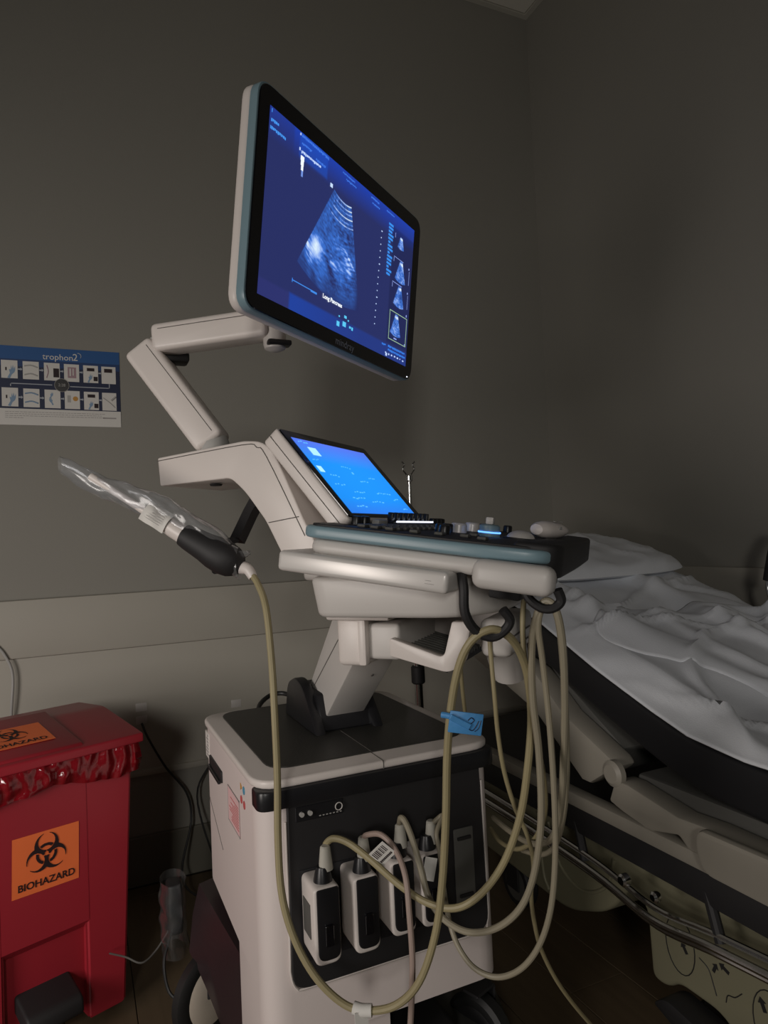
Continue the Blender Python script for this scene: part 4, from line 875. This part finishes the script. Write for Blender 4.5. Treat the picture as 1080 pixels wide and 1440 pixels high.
# moulded curve and printed brake pictograms on the shroud
obj('moulded_curve', MB().tube([(1.049, 1.42, .33), (1.049, 1.38, .24), (1.049, 1.30, .215), (1.049, 1.22, .26), (1.049, 1.19, .33)], .004, 8, 5).tube([(1.049, 1.46, .34), (1.049, 1.45, .20), (1.049, 1.43, .16)], .004, 8, 5), BEIGE2, shr)
pq = MB()
for (yc, zc) in ((1.02, .235), (.83, .20)):
    pq.tube([(1.0492, yc+.035*math.cos(a*.2618), zc+.055*math.sin(a*.2618)) for a in range(0, 25)], .0010, 5, 1)
pq.tube([(1.0492, .975, .235), (1.0492, .955, .225), (1.0492, .945, .20), (1.0492, .94, .185)], .0010, 5, 4).tube([(1.0492, .92, .185), (1.0492, .915, .20), (1.0492, .90, .205), (1.0492, .885, .22)], .0010, 5, 4)
for (yc, zc, s_, a_) in ((1.03, .255, 1, 0), (1.01, .235, 1.1, 1), (.94, .235, 1, 2), (.92, .245, 1.1, .4), (.845, .225, 1.2, 1.2), (.825, .195, 1.3, 2.2), (.805, .18, 1.2, .3)):
    c_, n_ = math.cos(a_)*s_, math.sin(a_)*s_
    P2 = [(-.010, -.003), (.002, -.003), (.002, -.007), (.010, 0), (.002, .007), (.002, .003), (-.010, .003)]
    pq.prism([(yc+a*c_-b*n_, zc+a*n_+b*c_) for a, b in P2], 1.0488, 1.0496, 0, 1, M=MX)
obj('printed_pictogram', pq, MATTE, shr)
for (x, y) in ((1.12, .98), (1.52, .98), (1.12, 1.66), (1.52, 1.66), (1.12, .1)):
    W = frame((x, y, .065), (0, 1, 0), (0, 0, 1))
    c_ = obj('caster', MB().lathe([(.045, -.018), (.06, -.018), (.065, -.012), (.065, .012), (.06, .018), (.045, .018)], 28, M=W), MATTE, BE)
    obj('wheel_disc', MB().lathe([(.01, -.020), (.046, -.018), (.046, .018), (.01, .020)], 24, M=W), DGREY, c_)
    obj('caster_fork', MB().box((x-.028, y-.03, .05), (x-.022, y+.03, .15), .004, 1).box((x+.022, y-.03, .05), (x+.028, y+.03, .15), .004, 1).box((x-.028, y-.03, .14), (x+.028, y+.03, .16), .004, 1), MATTE, c_)
obj('brake_pedal', MB().prism(rpoly([(.90, .135, .01), (1.02, .150, .02), (1.05, .125, .01), (.98, .10, .02), (.90, .10, .01)]), 1.00, 1.06, .006, 2, M=MX), MATTE, BE)
# IV pole socketed at the head corner
ivx, ivy = .948, 1.90
iv = obj('iv_pole', MB().tube([(ivx, ivy, .42), (ivx, ivy, .80)], .013, 16, 1).tube([(ivx, ivy, .79), (ivx, ivy, 1.225)], .0062, 12, 1), CHROME, BE)
obj('pole_collar', MB().lathe([(.017, 0), (.021, .004), (.021, .05), (.017, .055)], 18, M=T(ivx, ivy, .60)), MATTE, iv)
obj('pole_collar', MB().lathe([(.009, 0), (.012, .004), (.012, .018), (.008, .022)], 18, M=T(ivx, ivy, 1.222)), CHROME, iv)
for s_ in (-1, 1): obj('pole_hook', MB().tube([(ivx, ivy, 1.235), (ivx+s_*.012, ivy, 1.250), (ivx+s_*.020, ivy, 1.262), (ivx+s_*.014, ivy, 1.275), (ivx+s_*.022, ivy, 1.285)], .0028, 8, 5), CHROME, iv)
obj('pole_bracket', MB().box((.935, 1.88, .425), (.99, 1.92, .455), .004, 2), MATTE, BE)
# far side rail loop at the right edge
obj('raised_side_rail', MB().tube([(1.70, 1.235, .99), (1.70, 1.262, .90), (1.70, 1.268, .865), (1.70, 1.252, .825), (1.70, 1.215, .805), (1.70, 1.1, .80), (1.70, .8, .80), (1.70, .70, .84), (1.70, .68, .95)], .007, 12, 6), CHROME, BE)
obj('rail_grip', MB().tube([(1.70, 1.265, .890), (1.70, 1.255, .93), (1.70, 1.240, .98), (1.70, 1.205, 1.03)], .015, 12, 6), MATTE, BE)
obj('rail_strut', MB().tube([(1.70, 1.05, .80), (1.69, 1.04, .46)], .009, 10, 1).tube([(1.70, .80, .80), (1.69, .80, .46)], .009, 10, 1).tube([(1.69, .92, .466), (1.62, .92, .466)], .009, 10, 1), CHROME, BE)

# linen
def ridge(v, w_): return math.exp(-(v/w_)**2)
def folds(x, y, s_=1):
    q_ = Vector((x+.10*noise.noise(Vector((x*2.5, y*2.5, 1))), y+.10*noise.noise(Vector((x*2.5, y*2.5, 5))), 0))
    a = noise.noise(Vector((q_.x*3.2+q_.y*1.6, q_.y*1.3-q_.x*.8, 1.7)))
    b = noise.noise(Vector((q_.x*2.4-q_.y*2.6, q_.y*3.0+q_.x*1.6, 4.2)))
    c = noise.noise(Vector((q_.x*5.2+q_.y*4.4, q_.y*2.2-q_.x*2.0, 8.8)))
    m_ = .5+.5*noise.noise(Vector((x*1.8, y*1.8, 12)))
    m2 = max(0, .5+noise.noise(Vector((x*2.2, y*2.2, 22))))
    return s_*(.022*ridge(a, .10)*m_*1.4+.016*ridge(b, .05)*1.3*m2+.010*ridge(c, .06)*1.5*m2+.020*noise.noise(Vector((x*2.6, y*2.2, 3)))+.004*noise.noise(Vector((x*14, y*14, 6))))
def sheetf(a, b):
    y = -.15+b*2.00; x0_ = XL-.006+.010*noise.noise(Vector((y*3, 0, 4))); x = x0_+(XH+.01-x0_)*a
    e = min(1, a*9); z = ztop(y)+.005+(.016+folds(x, y, 1.25))*e*(.45+.55*min(1, (1-a)*6))+.012*max(0, 1-a*30)*0
    z = max(z, ztop(y)+.004)
    if a > .97: z -= (a-.97)*1.2
    return Vector((x, y, z))
sh_ = obj('sheet', MB().grid(90, 170, sheetf), SHEET, None, 60)
tag(sh_, 'rumpled white sheet covering the stretcher mattress', 'sheet')
sm = sh_.modifiers.new('thickness', 'SOLIDIFY'); sm.thickness = .003; sm.offset = 1
def pillow(a, b):
    u_ = a*2-1; v_ = b*2-1
    edge = (1-abs(u_)**4)*(1-abs(v_)**4)
    return u_, v_, max(0, edge)**.5
PC = Vector((1.36, 1.66, ztop(1.66)+.048)); sl2 = Vector((0, .2, .05)).normalized()
PLM = Matrix((Vector((1, 0, 0)), sl2, Vector((1, 0, 0)).cross(sl2))).transposed().to_4x4(); PLM.translation = PC
def pf_(sgn):
    def f(a, b):
        u_, v_, e = pillow(a, b)
        w1 = noise.noise(Vector((u_*2, v_*2, 3+sgn)))*.010+(1-abs(noise.noise(Vector((u_*3, v_*2.2, 9)))))**4*.010
        return PLM@Vector((u_*.315*(1-.10*v_*v_*v_*v_), v_*.20*(1-.16*u_*u_*u_*u_), sgn*e*(.040 if sgn > 0 else .018)+e*w1*max(0, sgn)))
    return f
pm_ = MB().grid(44, 36, pf_(1)); pm_.grid(44, 36, pf_(-1)); bmesh.ops.remove_doubles(pm_.bm, verts=pm_.bm.verts, dist=.0008); bmesh.ops.recalc_face_normals(pm_.bm, faces=pm_.bm.faces)
pw_ = obj('pillow', pm_, SHEET, None, 60); tag(pw_, 'flat white pillow at the raised head end of the stretcher', 'pillow')
def shz(x, y):
    a = (x-XL)/(XH-XL); return max(ztop(y)+.004, ztop(y)+.005+(.016+folds(x, y, 1.25))*min(1, a*9)*(.45+.55*min(1, (1-a)*6)))
def blank(a, b):
    # folded-back blanket across the middle of the bed
    y = .55+b*.72; x = 1.20+.49*a+.07*math.sin(b*5)+.03*math.sin(b*13)*(1-a); 
    e = min(1, a*6)*min(1, (1-b)*7)*min(1, b*9); z = shz(x-.05*b, y+.06*math.sin(a*4))+.004+e*(.012+max(0, .012+1.0*folds(x+.7, y+.4, 1.0)))
    return Vector((x-.05*b, y+.06*math.sin(a*4), z))
bk_ = obj('blanket', MB().grid(60, 80, blank), SHEET, None, 60); tag(bk_, 'white blanket bunched along the far side of the stretcher below the pillow', 'blanket')
sm = bk_.modifiers.new('thickness', 'SOLIDIFY'); sm.thickness = .003; sm.offset = -1
